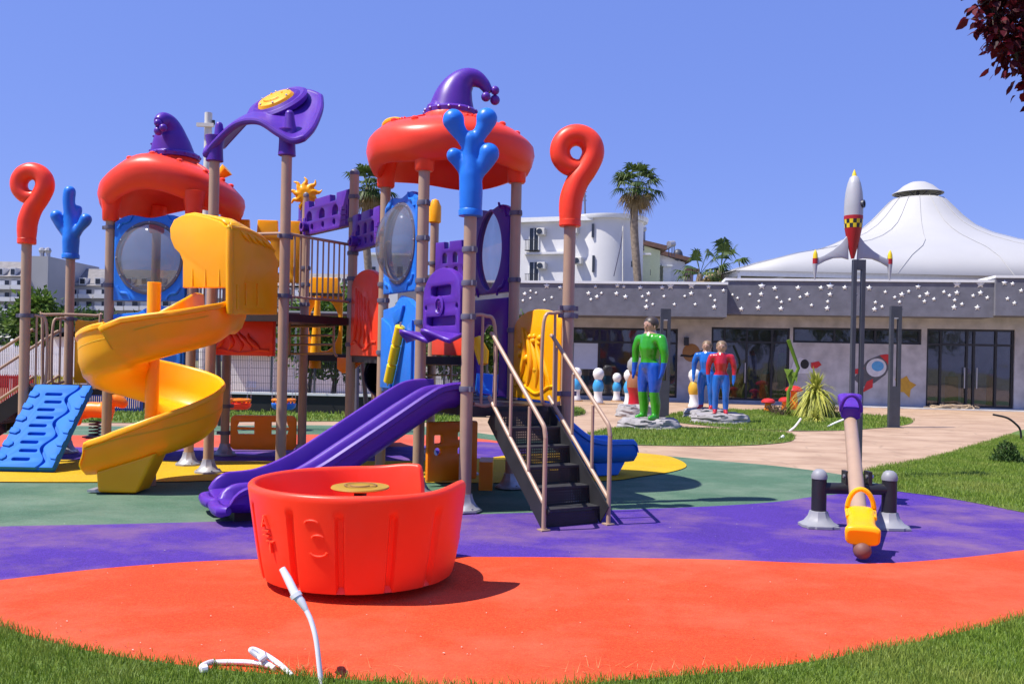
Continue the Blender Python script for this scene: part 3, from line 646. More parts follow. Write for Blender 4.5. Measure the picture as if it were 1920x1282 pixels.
# hotel far left
M['wallh'] = mat('grey_hotel_render', (.40, .39, .385), .85, var=.06, scale=.3)
YH = 120.0
def hotel(name, label, px0, px1, yroof, ymans, nfl, nb, Y=YH, arch_=False):
    h = thing('hotel', label, 'building', (A((px0 + px1) / 2, 600, Y).x, Y, 0))
    pbox(MB(), px0, ymans, px1, 700, Y, 14, 0).obj('wall', M['wallh'], h, 0)
    a, b = A(px0, ymans, Y), A(px1, ymans, Y); zr = A((px0 + px1) / 2, yroof, Y).z
    mb = MB(); e = V((0, -.4, 0)); back = V((0, 3.2, 0))
    P = [a + e, b + e, V((b.x, Y + 3.2, zr)), V((a.x, Y + 3.2, zr))]
    mb.add(P + [V((p.x, Y + 12, p.z)) for p in P], [(0, 1, 2, 3), (3, 2, 6, 7), (1, 5, 6, 2), (4, 0, 3, 7), (0, 4, 5, 1)]); mb.obj('mansard_roof', M['mans'], h, 0)
    wpx = (px1 - px0) / nb
    for i in range(nb):
        x = px0 + (i + .5) * wpx; ym = yroof + (ymans - yroof) * .75
        p0 = A(x, ym, Y + .6)
        o = MB().box(p0, (wpx * .42 * Y / FPX, 1.6, 1.0)).obj('dormer', M['wallw'], h, 0)
        MB().box(p0 + V((0, -.82, 0)), (wpx * .30 * Y / FPX, .06, .7)).obj('pane', M['wdark'], o, 0)
        for f in range(nfl):
            y0 = ymans + 7 + f * 22.5
            o = pbox(MB(), x - wpx * .40, y0, x + wpx * .40, y0 + 9, Y - .05, .2).obj('window', M['wdark'], h, 0)
            pbox(MB(), x - wpx * .40, y0, x + wpx * .05, y0 + 9, Y - .12, .1).obj('curtain', M['wallw'], o, 0)
            pbox(MB(), x - wpx * .46, y0 + 8, x + wpx * .46, y0 + 16, Y - 1.2, 1.1).obj('balcony', M['wallw'], h, 0)
    return h
hotel('hotel', 'long white hotel with grey mansard roof and rows of balconies', 88, 720, 505, 536, 3, 22)
h0 = hotel('hotel', 'white hotel wing with a rounded grey roof behind the orange tentacle post', -120, 42, 485, 519, 4, 7, Y=112)
pbox(MB(), 42, 480, 88, 700, 113, 14, 0).obj('stair_tower', M['wallh'], h0, 0)
for x in (79, 90): MB().tube([A(x, 482, 114), A(x, 472, 114)], .3, 8).ball(A(x, 470, 114), .45, 8).obj('roof_vent', M['alu'], h0)
w2 = thing('white_block', 'plain white block behind the purple castle panel and the blue window panel', 'building', (A(720, 560, 70).x, 70, 0))
pbox(MB(), 688, 478, 770, 600, 70, 10, 0).obj('wall', M['wallw'], w2, 0); pbox(MB(), 686, 474, 772, 478.2, 69.7, 11).obj('roof_slab', M['white'], w2, 0)
for x in (694, 720, 745): pbox(MB(), x, 500, x + 10, 520, 69.95, .1).obj('window', M['wdark'], w2, 0)
w3 = thing('white_annex', 'white annex with low grey roof seen through the swings and mesh fence', 'building', (A(500, 700, 34).x, 34, 0))
pbox(MB(), 425, 668, 700, 765, 34, 6, 0).obj('wall', M['wallw'], w3, 0); pbox(MB(), 420, 660, 705, 668, 33.6, 7).obj('roof', M['slate'], w3, 0)
ob = pbox(MB(), 462, 716, 480, 727, 33.97, .06).obj('notice_board', M['blind'], w3, 0)
w4 = thing('white_shed', 'small white shed with a sloping grey roof behind the picket fence', 'shed', (A(130, 680, 30).x, 30, 0))
pbox(MB(), 96, 632, 200, 745, 30, 5, 0).obj('wall', M['wallw'], w4, 0)
p, q, r_ = A(88, 632, 29.6), A(118, 614, 29.6), A(205, 610, 29.6)
mb = MB(); mb.add([p, q, r_, V((r_.x, 35.4, r_.z)), V((q.x, 35.4, q.z)), V((p.x, 35.4, p.z)), p + V((0, 0, -.15)), q + V((0, 0, -.15)), r_ + V((0, 0, -.15))], [(0, 1, 4, 5), (1, 2, 3, 4), (0, 6, 7, 1), (1, 7, 8, 2)]); mb.obj('roof', M['slate'], w4, 0)
mb = MB(); pbox(mb, -120, 624, 42, 700, 33, 3, 0); o = mb.obj('dark_awning_shed', M['slate'], None, 0); bevel(o, .3, 3); tag(o, 'dark covered shed behind the white picket fence', 'shed')

# fences
def picket(name, label, x0p, x1p, yt, yb, Y, mt, n, rails=(.2, .75), pointed=True, posts=()):
    f = thing(name, label, 'fence', (A((x0p + x1p) / 2, yb, Y).x, Y, 0)); xm = (x0p + x1p) / 2
    a, b = A(x0p, yb, Y).x, A(x1p, yb, Y).x; zt_, zb_ = A(xm, yt, Y).z, max(0.03, A(xm, yb, Y).z); w = (b - a) / n
    proto = MB(); hw = w * .29
    proto.add([(-hw, -.012, 0), (hw, -.012, 0), (hw, -.012, zt_ - zb_ - .06), (0, -.012, zt_ - zb_), (-hw, -.012, zt_ - zb_ - .06), (-hw, .012, 0), (hw, .012, 0), (hw, .012, zt_ - zb_ - .06), (0, .012, zt_ - zb_), (-hw, .012, zt_ - zb_ - .06)],
              [(0, 1, 2, 3, 4), (9, 8, 7, 6, 5), (0, 5, 6, 1), (1, 6, 7, 2), (2, 7, 8, 3), (3, 8, 9, 4), (4, 9, 5, 0)])
    me = bpy.data.meshes.new('picket'); me.from_pydata(proto.v, [], proto.f); me.materials.append(mt)
    for i in range(n):
        o = bpy.data.objects.new('picket', me); COL.objects.link(o); o.parent = f; o.location = (a + (i + .5) * w - f.location.x, 0, zb_)
    for r in rails: MB().box(((a + b) / 2, Y + .03, zb_ + (zt_ - zb_) * r), (b - a, .035, .06)).obj('rail', mt, f, 0)
    for x in posts:
        p = A(x, yb, Y).x; mb = MB().box((p, Y + .05, (zt_ + .1) / 2), (.09, .09, zt_ + .1)); mb.ball((p, Y + .05, zt_ + .14), .06, 8); mb.obj('fence_post', mt, f, 30)
    return f
picket('picket_fence', 'white picket fence in front of the dark shed', -60, 150, 648, 706, 26, M['white'], 62, posts=(-40, 20, 75, 140))
picket('play_fence', 'low dark red slat fence beside the side stairs', -60, 62, 701, 772, 21, M['mu_red'], 30, rails=(.1, .92))
picket('play_fence', 'low yellow slat fence between the blue climber posts', 62, 150, 703, 772, 21, mat('yellow_slat', (.55, .42, .02), .5), 20, rails=(.1, .92))
picket('play_fence', 'low blue slat fence behind the spring rider', 164, 268, 738, 785, 21.5, mat('blue_slat', (.03, .05, .28), .5), 26, rails=(.1, .92))
M['kerbw'] = mat('black_wall_paint', (.014, .014, .016), .7, var=.2)
lw = thing('low_wall', 'low black wall with white coping carrying a mesh fence', 'wall', (A(560, 780, 22.5).x, 22.5, 0))
zz = A(560, 741, 22.5).z
xa, xb = A(262, 760, 22.5).x, A(912, 760, 22.5).x
MB().box(((xa + xb) / 2, 22.6, zz / 2), (xb - xa, .2, zz)).obj('wall_body', M['kerbw'], lw, 0)
MB().box(((xa + xb) / 2, 22.6, zz + .03), (xb - xa, .28, .056)).obj('coping', M['white'], lw, 0)
mf = thing('mesh_fence', 'wire mesh fence standing on the low black wall', 'fence', ((xa + xb) / 2, 22.6, zz + .06)); zt_ = A(560, 660, 22.5).z
for k in range(9):
    x = xa + (xb - xa) * k / 8; MB().box((x, 22.6, (zz + zt_) / 2 + .04), (.05, .05, zt_ - zz)).obj('fence_post', M['slate'], mf, 0)
mb = MB(); n = 190
for k in range(n):
    x = xa + (xb - xa) * k / n; mb.box((x, 22.6, (zz + zt_) / 2 + .04), (.008, .008, zt_ - zz - .04))
for k in range(6): mb.box(((xa + xb) / 2, 22.61, zz + .1 + (zt_ - zz - .15) * k / 5), (xb - xa, .008, .008))
tag(mb.obj('wire_mesh', M['slate'], mf, 0), kind='stuff')

# ============================================================ trees and plants
M['bark'] = mat('bark', (.13, .095, .07), .9, var=.3, scale=12, bump=.5, bscale=30)
M['leafg'] = leafmat('leaf_green', (.045, .105, .015), (.16, .26, .045)); M['leafd'] = leafmat('leaf_dark', (.03, .075, .016), (.10, .17, .04))
M['palmg'] = leafmat('palm_green', (.025, .06, .01), (.09, .13, .025), .25); M['palmd'] = leafmat('palm_dry', (.25, .17, .07), (.42, .31, .15), .2)
def leaf(mb, p, d, l, w, n=None, bend=.2):
    d = d.normalized(); s_ = d.cross(n or V((random.gauss(0, 1), random.gauss(0, 1), random.gauss(0, 1)))).normalized(); u = s_.cross(d)
    m = p + d * l * .5 + u * l * bend * .3; q = p + d * l - u * l * bend
    mb.add([p, m + s_ * w / 2, q, m - s_ * w / 2], [(0, 1, 2, 3)])
def tree(label, base, h, cr, n, ls, mt, trunk_h=.35, name='broadleaf_tree', group=None, nclump=26, flat_=1.0):
    t = thing(name, label, 'tree', base, group); base = V(base)
    tr = MB(); top = base + V((random.uniform(-.1, .1), random.uniform(-.1, .1), h * .75))
    tr.tube(catmull([base, base + V((.05, 0, h * .2)), base.lerp(top, .6) + V((.08, .05, 0)), top], 4), lerpn([.045 * h * .6, .035 * h * .6, .02 * h * .6, .008 * h], 13), 8)
    clumps = []
    c0 = base + V((0, 0, h * (trunk_h + (1 - trunk_h) / 2)))
    for k in range(nclump):
        v = V((random.gauss(0, 1), random.gauss(0, 1), random.gauss(0, 1))).normalized() * random.uniform(.35, 1) ** .6
        c = c0 + V((v.x * cr, v.y * cr * flat_, v.z * h * (1 - trunk_h) / 2)); clumps.append(c)
        if k % 2 == 0: j = base + V((0, 0, h * random.uniform(trunk_h * .7, .6))); tr.tube([j, j.lerp(c, .5) + V((0, 0, .1)), c], [.015 * h * .6, .01 * h * .6, .004 * h], 5)
    tr.obj('trunk', M['bark'], t)
    mb = MB()
    for k in range(n):
        c = random.choice(clumps); v = V((random.gauss(0, 1), random.gauss(0, 1), random.gauss(0, .8))); r = cr * .30
        p = c + v * r * .55; leaf(mb, p, v + V((0, 0, .1)), ls * random.uniform(.6, 1.2), ls * .55)
    mb.obj('crown', mt, t, 0); return t
for (px, Y, yt, cr, lb) in ((-30, 36, 588, 2.2, 'leafy green tree behind the dark covered shed'), (28, 34, 592, 1.6, 'bushy green tree between the tentacle post and hotel wing'), (78, 33, 556, 1.0, 'taller narrow green tree beside the coral post'), (112, 35, 588, 1.8, 'broad green tree behind the coral post'), (165, 36, 598, 1.8, 'low green tree behind the white shed'), (215, 37, 600, 1.7, 'green tree hidden partly by the tan tower post')):
    b = A(px, 700, Y); tree(lb, (b.x, Y, 0), A(px, yt, Y).z, cr, 3200, .24, M['leafd'] if px != 78 else M['leafg'], .2, group='trees beyond the picket fence')
for (px, Y, yt, cr, lb) in ((575, 23.4, 560, .9, 'slim young tree with pale trunk left of the swing frame leg'), (622, 24.0, 540, 1.1, 'young tree behind the yellow arch panel'), (660, 23.8, 565, 1.0, 'young leafy tree behind the red wave panel'), (760, 24, 590, 1.2, 'bushy young tree behind the low deck'), (880, 24, 585, .9, 'young tree seen through the purple doorway arch'), (925, 24.2, 580, 1.1, 'young tree beside the doorway arch, nearer the club')):
    b = G(px, 790); tree(lb, (b.x * Y / b.y, Y, 0), A(px, yt, Y).z, cr, 2200, .17, M['leafg'], .33, group='young trees along the black wall')
def palm(label, px, pyb, pytop, Y, fr, n, trunk_r, drop=True, base=None):
    b = V((A(px, 600, Y).x, Y, 0)); top = A(px, pytop, Y); h = top.z
    t = thing('fan_palm', label, 'palm tree', b, 'fan palms behind the buildings')
    MB().tube(catmull([b, V((b.x + .1, Y, h * .4)), V((top.x - .1, Y, h * .8)), top], 8), lerpn([trunk_r * 1.3, trunk_r, trunk_r, trunk_r * .8], 25), 12).obj('trunk', mat('palm_bark_%d' % px, (.22, .17, .125), .95, var=.35, scale=7, bump=.8, bscale=18), t)
    for dry in (0, 1):
        mb = MB(); nn = n if not dry else int(n * .5)
        for k in range(nn):
            az = random.uniform(0, 2 * pi); el = random.uniform(-.55, 1.45) if not dry else random.uniform(-1.35, -.5)
            d = V((cos(az) * cos(el), sin(az) * cos(el), sin(el))); L = fr * random.uniform(.5, .75) * (1 if not dry else .7)
            hub = top + d * L; mb.tube([top, top + d * L * .5 + V((0, 0, .04)), hub], fr * .011, 4)
            side = d.cross(V((0, 0, 1))).normalized(); up = side.cross(d)
            for j in range(15):
                a = (j - 7) / 7 * 1.55; dd = (d * cos(a) + side * sin(a)).normalized(); l_ = fr * random.uniform(.42, .58) * (.75 + .25 * cos(a))
                m_ = hub + dd * l_ * .55; q = hub + dd * l_ + V((0, 0, -l_ * random.uniform(.25, .7))); w_ = fr * .030
                sd = dd.cross(up).normalized() * w_
                mb.add([hub, m_ + sd, q, m_ - sd], [(0, 1, 2, 3)])
        mb.obj('fronds' if not dry else 'dry_fronds', M['palmg'] if not dry else M['palmd'], t, 0)
    return t
palm('tall fan palm with a shaggy crown above the white apartment block', 1194, 530, 352, 48, 1.5, 34, .22)
palm('fan palm crown showing behind the red right-hand roof', 690, 560, 352, 50, 1.6, 36, .22)
palm('short fan palm over the pink house roof', 1313, 530, 514, 46, 1.5, 15, .2)
palm('short fan palm beside the corner of the tent roof', 1352, 530, 503, 47, 1.6, 15, .2)
# utility pole
up = thing('utility_pole', 'pale concrete utility pole with a short crossarm', 'pole', (A(390, 600, 30).x, 30, 0))
MB().tube([(A(386, 500, 30).x, 30, 0), A(391, 212, 30)], [.17, .125], 14).obj('pole', M['ac'], up)
MB().bar(A(369, 234, 29.85), A(401, 235, 29.85), .1, .12).obj('crossarm', M['ac'], up, 0)
MB().tube([A(400, 226, 29.9), A(400, 234, 29.9)], .06, 8).obj('insulator', M['black'], up)

# purple-leaved tree reaching in at the top right
M['leafp'] = leafmat('plum_leaf', (.028, .005, .010), (.17, .014, .024), .4)
pt = thing('plum_tree', 'purple-leaved plum tree whose branches reach into the sky', 'tree', (3.72, 5.3, 0))
tr = MB(); base = V((3.72, 5.3, 0)); fork = V((3.66, 5.3, 1.75)); tr.tube([base, V((3.7, 5.3, .9)), fork], [.09, .07, .06], 10)
ends = []
def A5(px, py, y=5.2): return A(px + 38, py - 22, y)
br = [[fork, A5(1990, 330), A5(1925, 205), A5(1870, 130), A5(1838, 78), A5(1818, 20), A5(1808, -60), A5(1800, -160)],
      [fork, A5(1985, 300, 5.3), A5(1915, 150, 5.3), A5(1880, 60, 5.3), A5(1860, -40, 5.3), A5(1850, -150, 5.3)],
      [fork, A5(1990, 280, 5.5), A5(1935, 130, 5.5), A5(1910, 30, 5.5), A5(1895, -110, 5.5)],
      [fork, A5(2030, 280, 5.1), A5(1980, 120, 5.0), A5(1950, 0, 5.0), A5(1940, -150, 5.0)],
      [fork, A5(2060, 280, 5.5), A5(2050, 120, 5.6), A5(2040, -20, 5.6), A5(2040, -200, 5.6)],
      [fork, A5(2120, 280, 5.2), A5(2160, 120, 5.0), A5(2190, -20, 4.9), A5(2200, -200, 4.8)]]
lm = MB()
for b_ in br:
    c_ = catmull(b_, 8); tr.tube(c_, lerpn([.035, .016, .011, .007, .003], len(c_)), 6)
    for p in c_[10:]:
        for _ in range(22):
            v = V((random.gauss(.25, 1), random.gauss(0, 1), random.gauss(0, .8))).normalized(); tw = p + v * random.uniform(.01, .16)
            if _ % 4 == 0: tr.tube([p, tw], [.0035, .0015], 4)
            d_ = V((v.x + random.gauss(0, .5), v.y + random.gauss(0, .5), v.z - .35)).normalized(); l_ = random.uniform(.05, .085); sd = d_.cross(V((random.gauss(0, 1), random.gauss(0, 1), 1))).normalized(); nu = sd.cross(d_); w_ = l_ * random.uniform(.24, .32)
            lm.add([tw, tw + d_ * l_ * .3 + sd * w_ * .85 + nu * .006, tw + d_ * l_ * .65 + sd * w_ * .8, tw + d_ * l_ - nu * l_ * .18, tw + d_ * l_ * .65 - sd * w_ * .8, tw + d_ * l_ * .3 - sd * w_ * .85 + nu * .006], [(0, 1, 2, 3, 4, 5)])
tr.obj('trunk', M['bark'], pt); lm.obj('crown', M['leafp'], pt, 0)

def blades(mb, c, n, L, w, spread=1.0, up=.4, droop=.8):
    for _ in range(n):
        a = random.uniform(0, 2 * pi); e = random.uniform(up, 1.45); d = V((cos(a) * cos(e) * spread, sin(a) * cos(e) * spread, sin(e))); l_ = L * random.uniform(.6, 1.05); s_ = d.cross(V((0, 0, 1))).normalized() * w / 2
        p0 = c; pts = [c + d * l_ * t + V((0, 0, -droop * l_ * t * t * cos(e))) for t in (0, .35, .7, 1.0)]
        vs = []
        for i, p in enumerate(pts[:-1]): vs += [p - s_ * (1 - i * .2), p + s_ * (1 - i * .2)]
        vs.append(pts[-1]); mb.add(vs, [(0, 1, 3, 2), (2, 3, 5, 4), (4, 5, 6)])
M['spik'] = leafmat('spiky_leaf', (.32, .36, .05), (.66, .62, .15), .35)
def spiky(label, px, py, h, n, w=.035):
    b = G(px, py); t = thing('spiky_plant', label, 'plant', b); mb = MB(); blades(mb, b + V((0, 0, h * .12)), n, h * .85, w, 1.0, .1, .9); mb.obj('leaves', M['spik'], t, 0)
    MB().tube([b, b + V((0, 0, h * .3))], .05, 8).obj('stem', M['bark'], t); return t
b = G(1528, 783); t = thing('spiky_plant', 'large yellow-green spiky plant on the lawn before the wall mural', 'plant', b)
mb = MB(); blades(mb, b + V((0, 0, .70)), 460, .95, .06, 1, -.7, 1.0); mb.obj('leaves', M['spik'], t, 0)
mb = MB(); blades(mb, b + V((0, 0, .15)), 90, .5, .05, 1, .1, .8); mb.obj('dry_leaves', M['palmd'], t, 0); MB().tube([b, b + V((0, 0, .8))], .07, 8).obj('stem', M['bark'], t)
spiky('smaller yellow-green spiky plant at the foot of the large one', 1530, 792, .75, 110, .04)
M['banana'] = leafmat('banana_leaf', (.16, .30, .03), (.26, .36, .05), .4)
b = G(1478, 781); t = thing('banana_plant', 'young banana plant with a bare stalk and torn leaf', 'plant', b)
MB().tube([b, A(1478, 735, b.y), A(1497, 690, b.y), A(1478, 637, b.y)], [.06, .05, .05, .06], 8).obj('stem', M['banana'], t)
for (q, l_) in (((1475, 690), .5), ((1483, 715), .45), ((1492, 700), .4)):
    p = A(1482, 705, b.y); d = A(q[0], q[1] + 4, b.y) - p; mb = MB(); c_ = catmull([p, p + d * .6 + V((0, 0, .1)), p + d * 1.1 + V((0, -.1, -.25))], 6)
    rows = [[x + V((-.13 * sin(pi * min(1, i / (len(c_) - 1) + .12)), 0, 0)), x, x + V((.13 * sin(pi * min(1, i / (len(c_) - 1) + .12)), 0, 0))] for i, x in enumerate(c_)]; mb.grid(rows); mb.obj('leaf', M['banana'], t, 0)
M['shrub'] = leafmat('bronze_shrub', (.05, .035, .02), (.16, .10, .06), .2)
def shrub(label, px, py, w, h, n, mt, ls=.07):
    b = G(px, py); t = thing('low_shrub', label, 'shrub', b); mb = MB()
    for _ in range(n):
        v = V((random.gauss(0, .45), random.gauss(0, .45), 0)); z = h * max(0, 1 - (v.x ** 2 + v.y ** 2) * .8) * random.uniform(.1, 1)
        leaf(mb, b + V((v.x * w, v.y * w, z)), V((random.gauss(0, .6), random.gauss(0, .6), .8)), ls * random.uniform(.6, 1.3), ls * .4)
    mb.obj('leaves', mt, t, 0); mb = MB()
    for k in range(9): a = k * .7; mb.tube([b, b + V((cos(a) * w * .5, sin(a) * w * .4, h * .8))], .008, 5)
    mb.obj('stems', M['bark'], t); return t
shrub('low bronze shrub at the left foot of the banana plant', 1466, 781, .3, .35, 200, M['shrub']); shrub('low bronze shrub right of the large spiky plant', 1556, 783, .35, .4, 260, M['shrub']); shrub('low bronze shrub beside the near red toadstool', 1448, 776, .3, .3, 160, M['shrub'])
shrub('dark rosemary-like bush on the right lawn below the black hose', 1888, 868, .24, .34, 900, M['leafd'], .07)

# soft-play shapes seen through the glass, and the trees the glass mirrors
def soft(px0, py0, px1, py1, off, col, label, shape):
    off = off * .35; p, q = fp(px0, py1, off), fp(px1, py1, off); z1_ = fp((px0 + px1) / 2, py0, off).z; c_ = (p + q) / 2; w_ = (q - p).length; c_.z = 0
    t_ = thing('soft_play_shape', label, 'soft play', V((c_.x, c_.y, .045)), 'soft-play shapes behind the club glass'); m_ = mat('soft_%d' % px0, col, .5, var=.05)
    h_ = z1_ - .045
    if shape == 'column': MB().lathe([(w_ * .5, .045), (w_ * .52, .1), (w_ * .5, h_ * .9), (w_ * .4, h_), (0, h_ + .03)], c_, 20).obj('body', m_, t_)
    else: bevel(MB().box(c_ + V((0, 0, .045 + h_ / 2)), (w_, .3, h_), RB).obj('body', m_, t_, 0), .08, 3)
    MB().lathe([(w_ * .3, h_ + .03), (w_ * .32, h_ + .08), (w_ * .2, h_ + .2), (0, h_ + .24)], c_, 16).obj('knob', mat('soft_knob_%d' % px0, (col[2] * .8 + .1, col[0] * .6, col[1] * .8), .5), t_)
for a_ in ((1345, 650, 1362, 750, -1.6, (.6, .05, .04), 'red column behind the glass next to the planet mural', 'column'), (1368, 690, 1392, 752, -1.2, (.7, .3, .02), 'orange block behind the glass next to the planet mural', 'block'), (1398, 665, 1418, 752, -2.0, (.04, .1, .5), 'blue column inside the glass doors', 'column'), (1424, 700, 1446, 753, -1.0, (.75, .5, .03), 'yellow block inside the glass doors', 'block'), (1456, 660, 1473, 754, -1.4, (.05, .35, .06), 'green column inside the glass doors', 'column'), (1772, 705, 1795, 762, -1.3, (.5, .28, .03), 'ochre block behind the right glass doors', 'block'), (1803, 700, 1822, 763, -1.8, (.03, .08, .4), 'blue block behind the right glass doors', 'block'), (1850, 700, 1866, 764, -1.5, (.5, .06, .03), 'red block behind the right glass doors', 'block')): soft(*a_)
for (x_, y_, h_, c_, lb) in ((8, -9, 7.5, 2.6, 'tall leafy tree mirrored in the left club windows'), (15, -6, 6.0, 2.4, 'rounded tree mirrored in the right club doors'), (21, -10, 8, 3.0, 'broad tree mirrored in the far right club glass')):
    tree(lb, (x_, y_, 0), h_, c_, 1500, .4, M['leafd'], .3, group='trees mirrored in the glass')
# crumbs, dust and small leaves trodden onto the rubber
deb = []
mbs = {'pale': MB(), 'dark': MB()}
for _ in range(300):
    y_ = 4.6 + 9 * random.random() ** 1.7; x_ = random.uniform(-.62, .45) * y_; k_ = random.choice(('pale', 'pale', 'dark')); a_ = random.uniform(0, pi); l_ = random.uniform(.003, .009); w_ = l_ * random.uniform(.3, .7)
    u_, v_ = V((cos(a_), sin(a_), 0)), V((-sin(a_), cos(a_), 0)); c_ = V((x_, y_, .0195)); mbs[k_].add([c_ - u_ * l_, c_ - v_ * w_ + V((0, 0, .003)), c_ + u_ * l_, c_ + v_ * w_ + V((0, 0, .003))], [(0, 1, 2, 3)])
tag(mbs['pale'].obj('litter', mat('pale_litter', (.55, .5, .42), .9), None, 0), 'pale crumbs and dry leaf bits scattered over the rubber', 'litter', kind='stuff')
tag(mbs['dark'].obj('litter', mat('dark_litter', (.06, .045, .035), .9), None, 0), 'dark crumbs and leaf bits scattered over the rubber', 'litter', kind='stuff')
# ============================================================ PLAY STRUCTURE
PS = thing('play_structure', 'large colourful climbing frame with slides, towers and hat-shaped roofs', 'play structure', (-2.6, 11.0, 0))
e1 = V((.4886, -.8725, 0)); e2 = V((.8725, .4886, 0)); S = 1.2; UP = V((0, 0, 1))
pO = V((-.45, 8.92, 0)); pT = pO + e2 * S; pF = pO - e1 * S; pR = pF + e2 * S; pL = pF - e1 * S; pB = pL + e2 * S; pG = pL - e1 * S
pD = V((-3.87, 11.3, 0)); pE = V((-4.38, 12.0, 0)); pH5 = V((-2.86, 10.98, 0)); pI = V((-3.15, 13.3, 0)); pH = V((-4.28, 13.2, 0))
pC = V((-5.6, 12.2, 0)); pX = V((-5.45, 13.4, 0)); pA = V((-6.62, 11.95, 0)); pBB = V((-6.6, 13.1, 0)); pK = V((-1.2, 13.2, 0)); pJ = V((-2.1, 13.6, 0))
RP = .064
def collar(mb, p, z, r=RP + .012, h=.055): mb.lathe([(RP - .005, z - h / 2), (r, z - h / 2), (r + .004, z), (r, z + h / 2), (RP - .005, z + h / 2)], p, 18)
def post(p, zt, clamps=(), foot=True, cap=True, ears=(1, 0)):
    o = MB().tube([V((p.x, p.y, .0)), V((p.x, p.y, zt))], RP, 20).obj('post', M['post'], PS)
    for z in clamps:
        mb = MB(); collar(mb, p, z); d = V((ears[0], ears[1], 0)).normalized()
        for s_ in (-1, 1): mb.box(p + d * s_ * (RP + .03) + V((0, 0, z)), (.05, .035, .05), Matrix.Rotation(atan2(d.y, d.x), 3, 'Z'))
        mb.obj('clamp', M['clamp'], o)
    if foot:
        mb = MB(); mb.lathe([(.17, .02), (.172, .04), (.13, .065), (.095, .12), (.08, .17), (.078, .19), (RP - .01, .19)], p, 8); mb.lathe([(.0, .018), (.18, .018), (.18, .03), (.16, .032)], p, 8)
        for k in range(4):
            a = k * pi / 2 + .6; mb.tube([p + V((cos(a) * .14, sin(a) * .14, .03)), p + V((cos(a) * .14, sin(a) * .14, .06))], .014, 6)
        mb.obj('foot', M['alu'], o, 30)
    if cap: MB().lathe([(RP + .004, zt - .03), (RP + .004, zt + .01), (RP * .8, zt + .04), (RP * .4, zt + .055), (0, zt + .06)], p, 18).obj('cap', M['clamp'], o)
    return o
def between(p, q, inset=RP + .02):
    d = (q - p); L = d.length; d.normalize(); return p + d * inset, d, L - 2 * inset
ang = lambda a, b: ((b - a).x, (b - a).y)
post(pO, 3.05, (1.25, 1.98, 2.32, 2.66), cap=False, ears=ang(pO, pF)); post(pT, 3.05, (1.2, 2.04, 2.12), cap=False, ears=ang(pO, pT))
post(pF, 3.75, (1.95, 2.32, 2.42, 2.9, 3.3), cap=False, ears=ang(pL, pF)); post(pR, 3.75, (1.9, 2.5, 3.3), cap=False, ears=ang(pB, pR))
post(pL, 3.75, (1.6, 2.25, 2.45, 2.75, 3.1), cap=False, ears=ang(pL, pG)); post(pB, 3.75, (1.9, 2.6), cap=False, ears=ang(pB, pR))
post(pG, 4.05, (1.7, 2.3, 2.6, 2.95, 3.1, 3.4, 3.72), ears=ang(pL, pG))
post(pD, 4.1, (1.98,), cap=False); post(pE, 3.65, (1.95, 2.3, 3.2), cap=False, ears=ang(pC, pE)); post(pH5, 4.12, (2.28, 3.02), cap=False, ears=ang(pH5, pG))
post(pI, 3.95, (2.3, 2.6, 2.85), ears=ang(pI, pG)); post(pH, 3.65, (.35, .75, 2.0, 2.8), cap=False, ears=ang(pH, pI)); post(pC, 3.6, (2.45, 3.25), cap=False, ears=ang(pC, pE)); post(pX, 3.65, (2.0,), cap=False)
post(pA, 3.02, (2.0,), cap=False); post(pBB, 2.95, (2.0,), cap=False); post(pK, 3.75, (2.3, 2.75, 2.95), cap=False); post(pJ, 2.3, (1.9,))
# decks
def deck(pts, z, t=.07):
    o = MB().prism([(p.x, p.y) for p in pts], z - t, z).obj('deck', M['steelblack'], PS, 0)
    n = len(pts)
    for i in range(n):
        a, b = V(pts[i]), V(pts[(i + 1) % n]); MB().bar(V((a.x, a.y, z - t / 2 - .012)), V((b.x, b.y, z - t / 2 - .012)), .012, t + .03).obj('deck_rim', M['steelblack'], o, 0)
deck([pO, pT, pR, pF], 1.07); deck([pF, pR, pB, pL], 1.075); deck([pL, pB, pK, pJ, pG], 1.56); deck([pD, pH5, pG, pI, pH, pE], 2.06); deck([pE, pH, pX, pC], 1.07); deck([pC, pX, pBB, pA], 1.03)

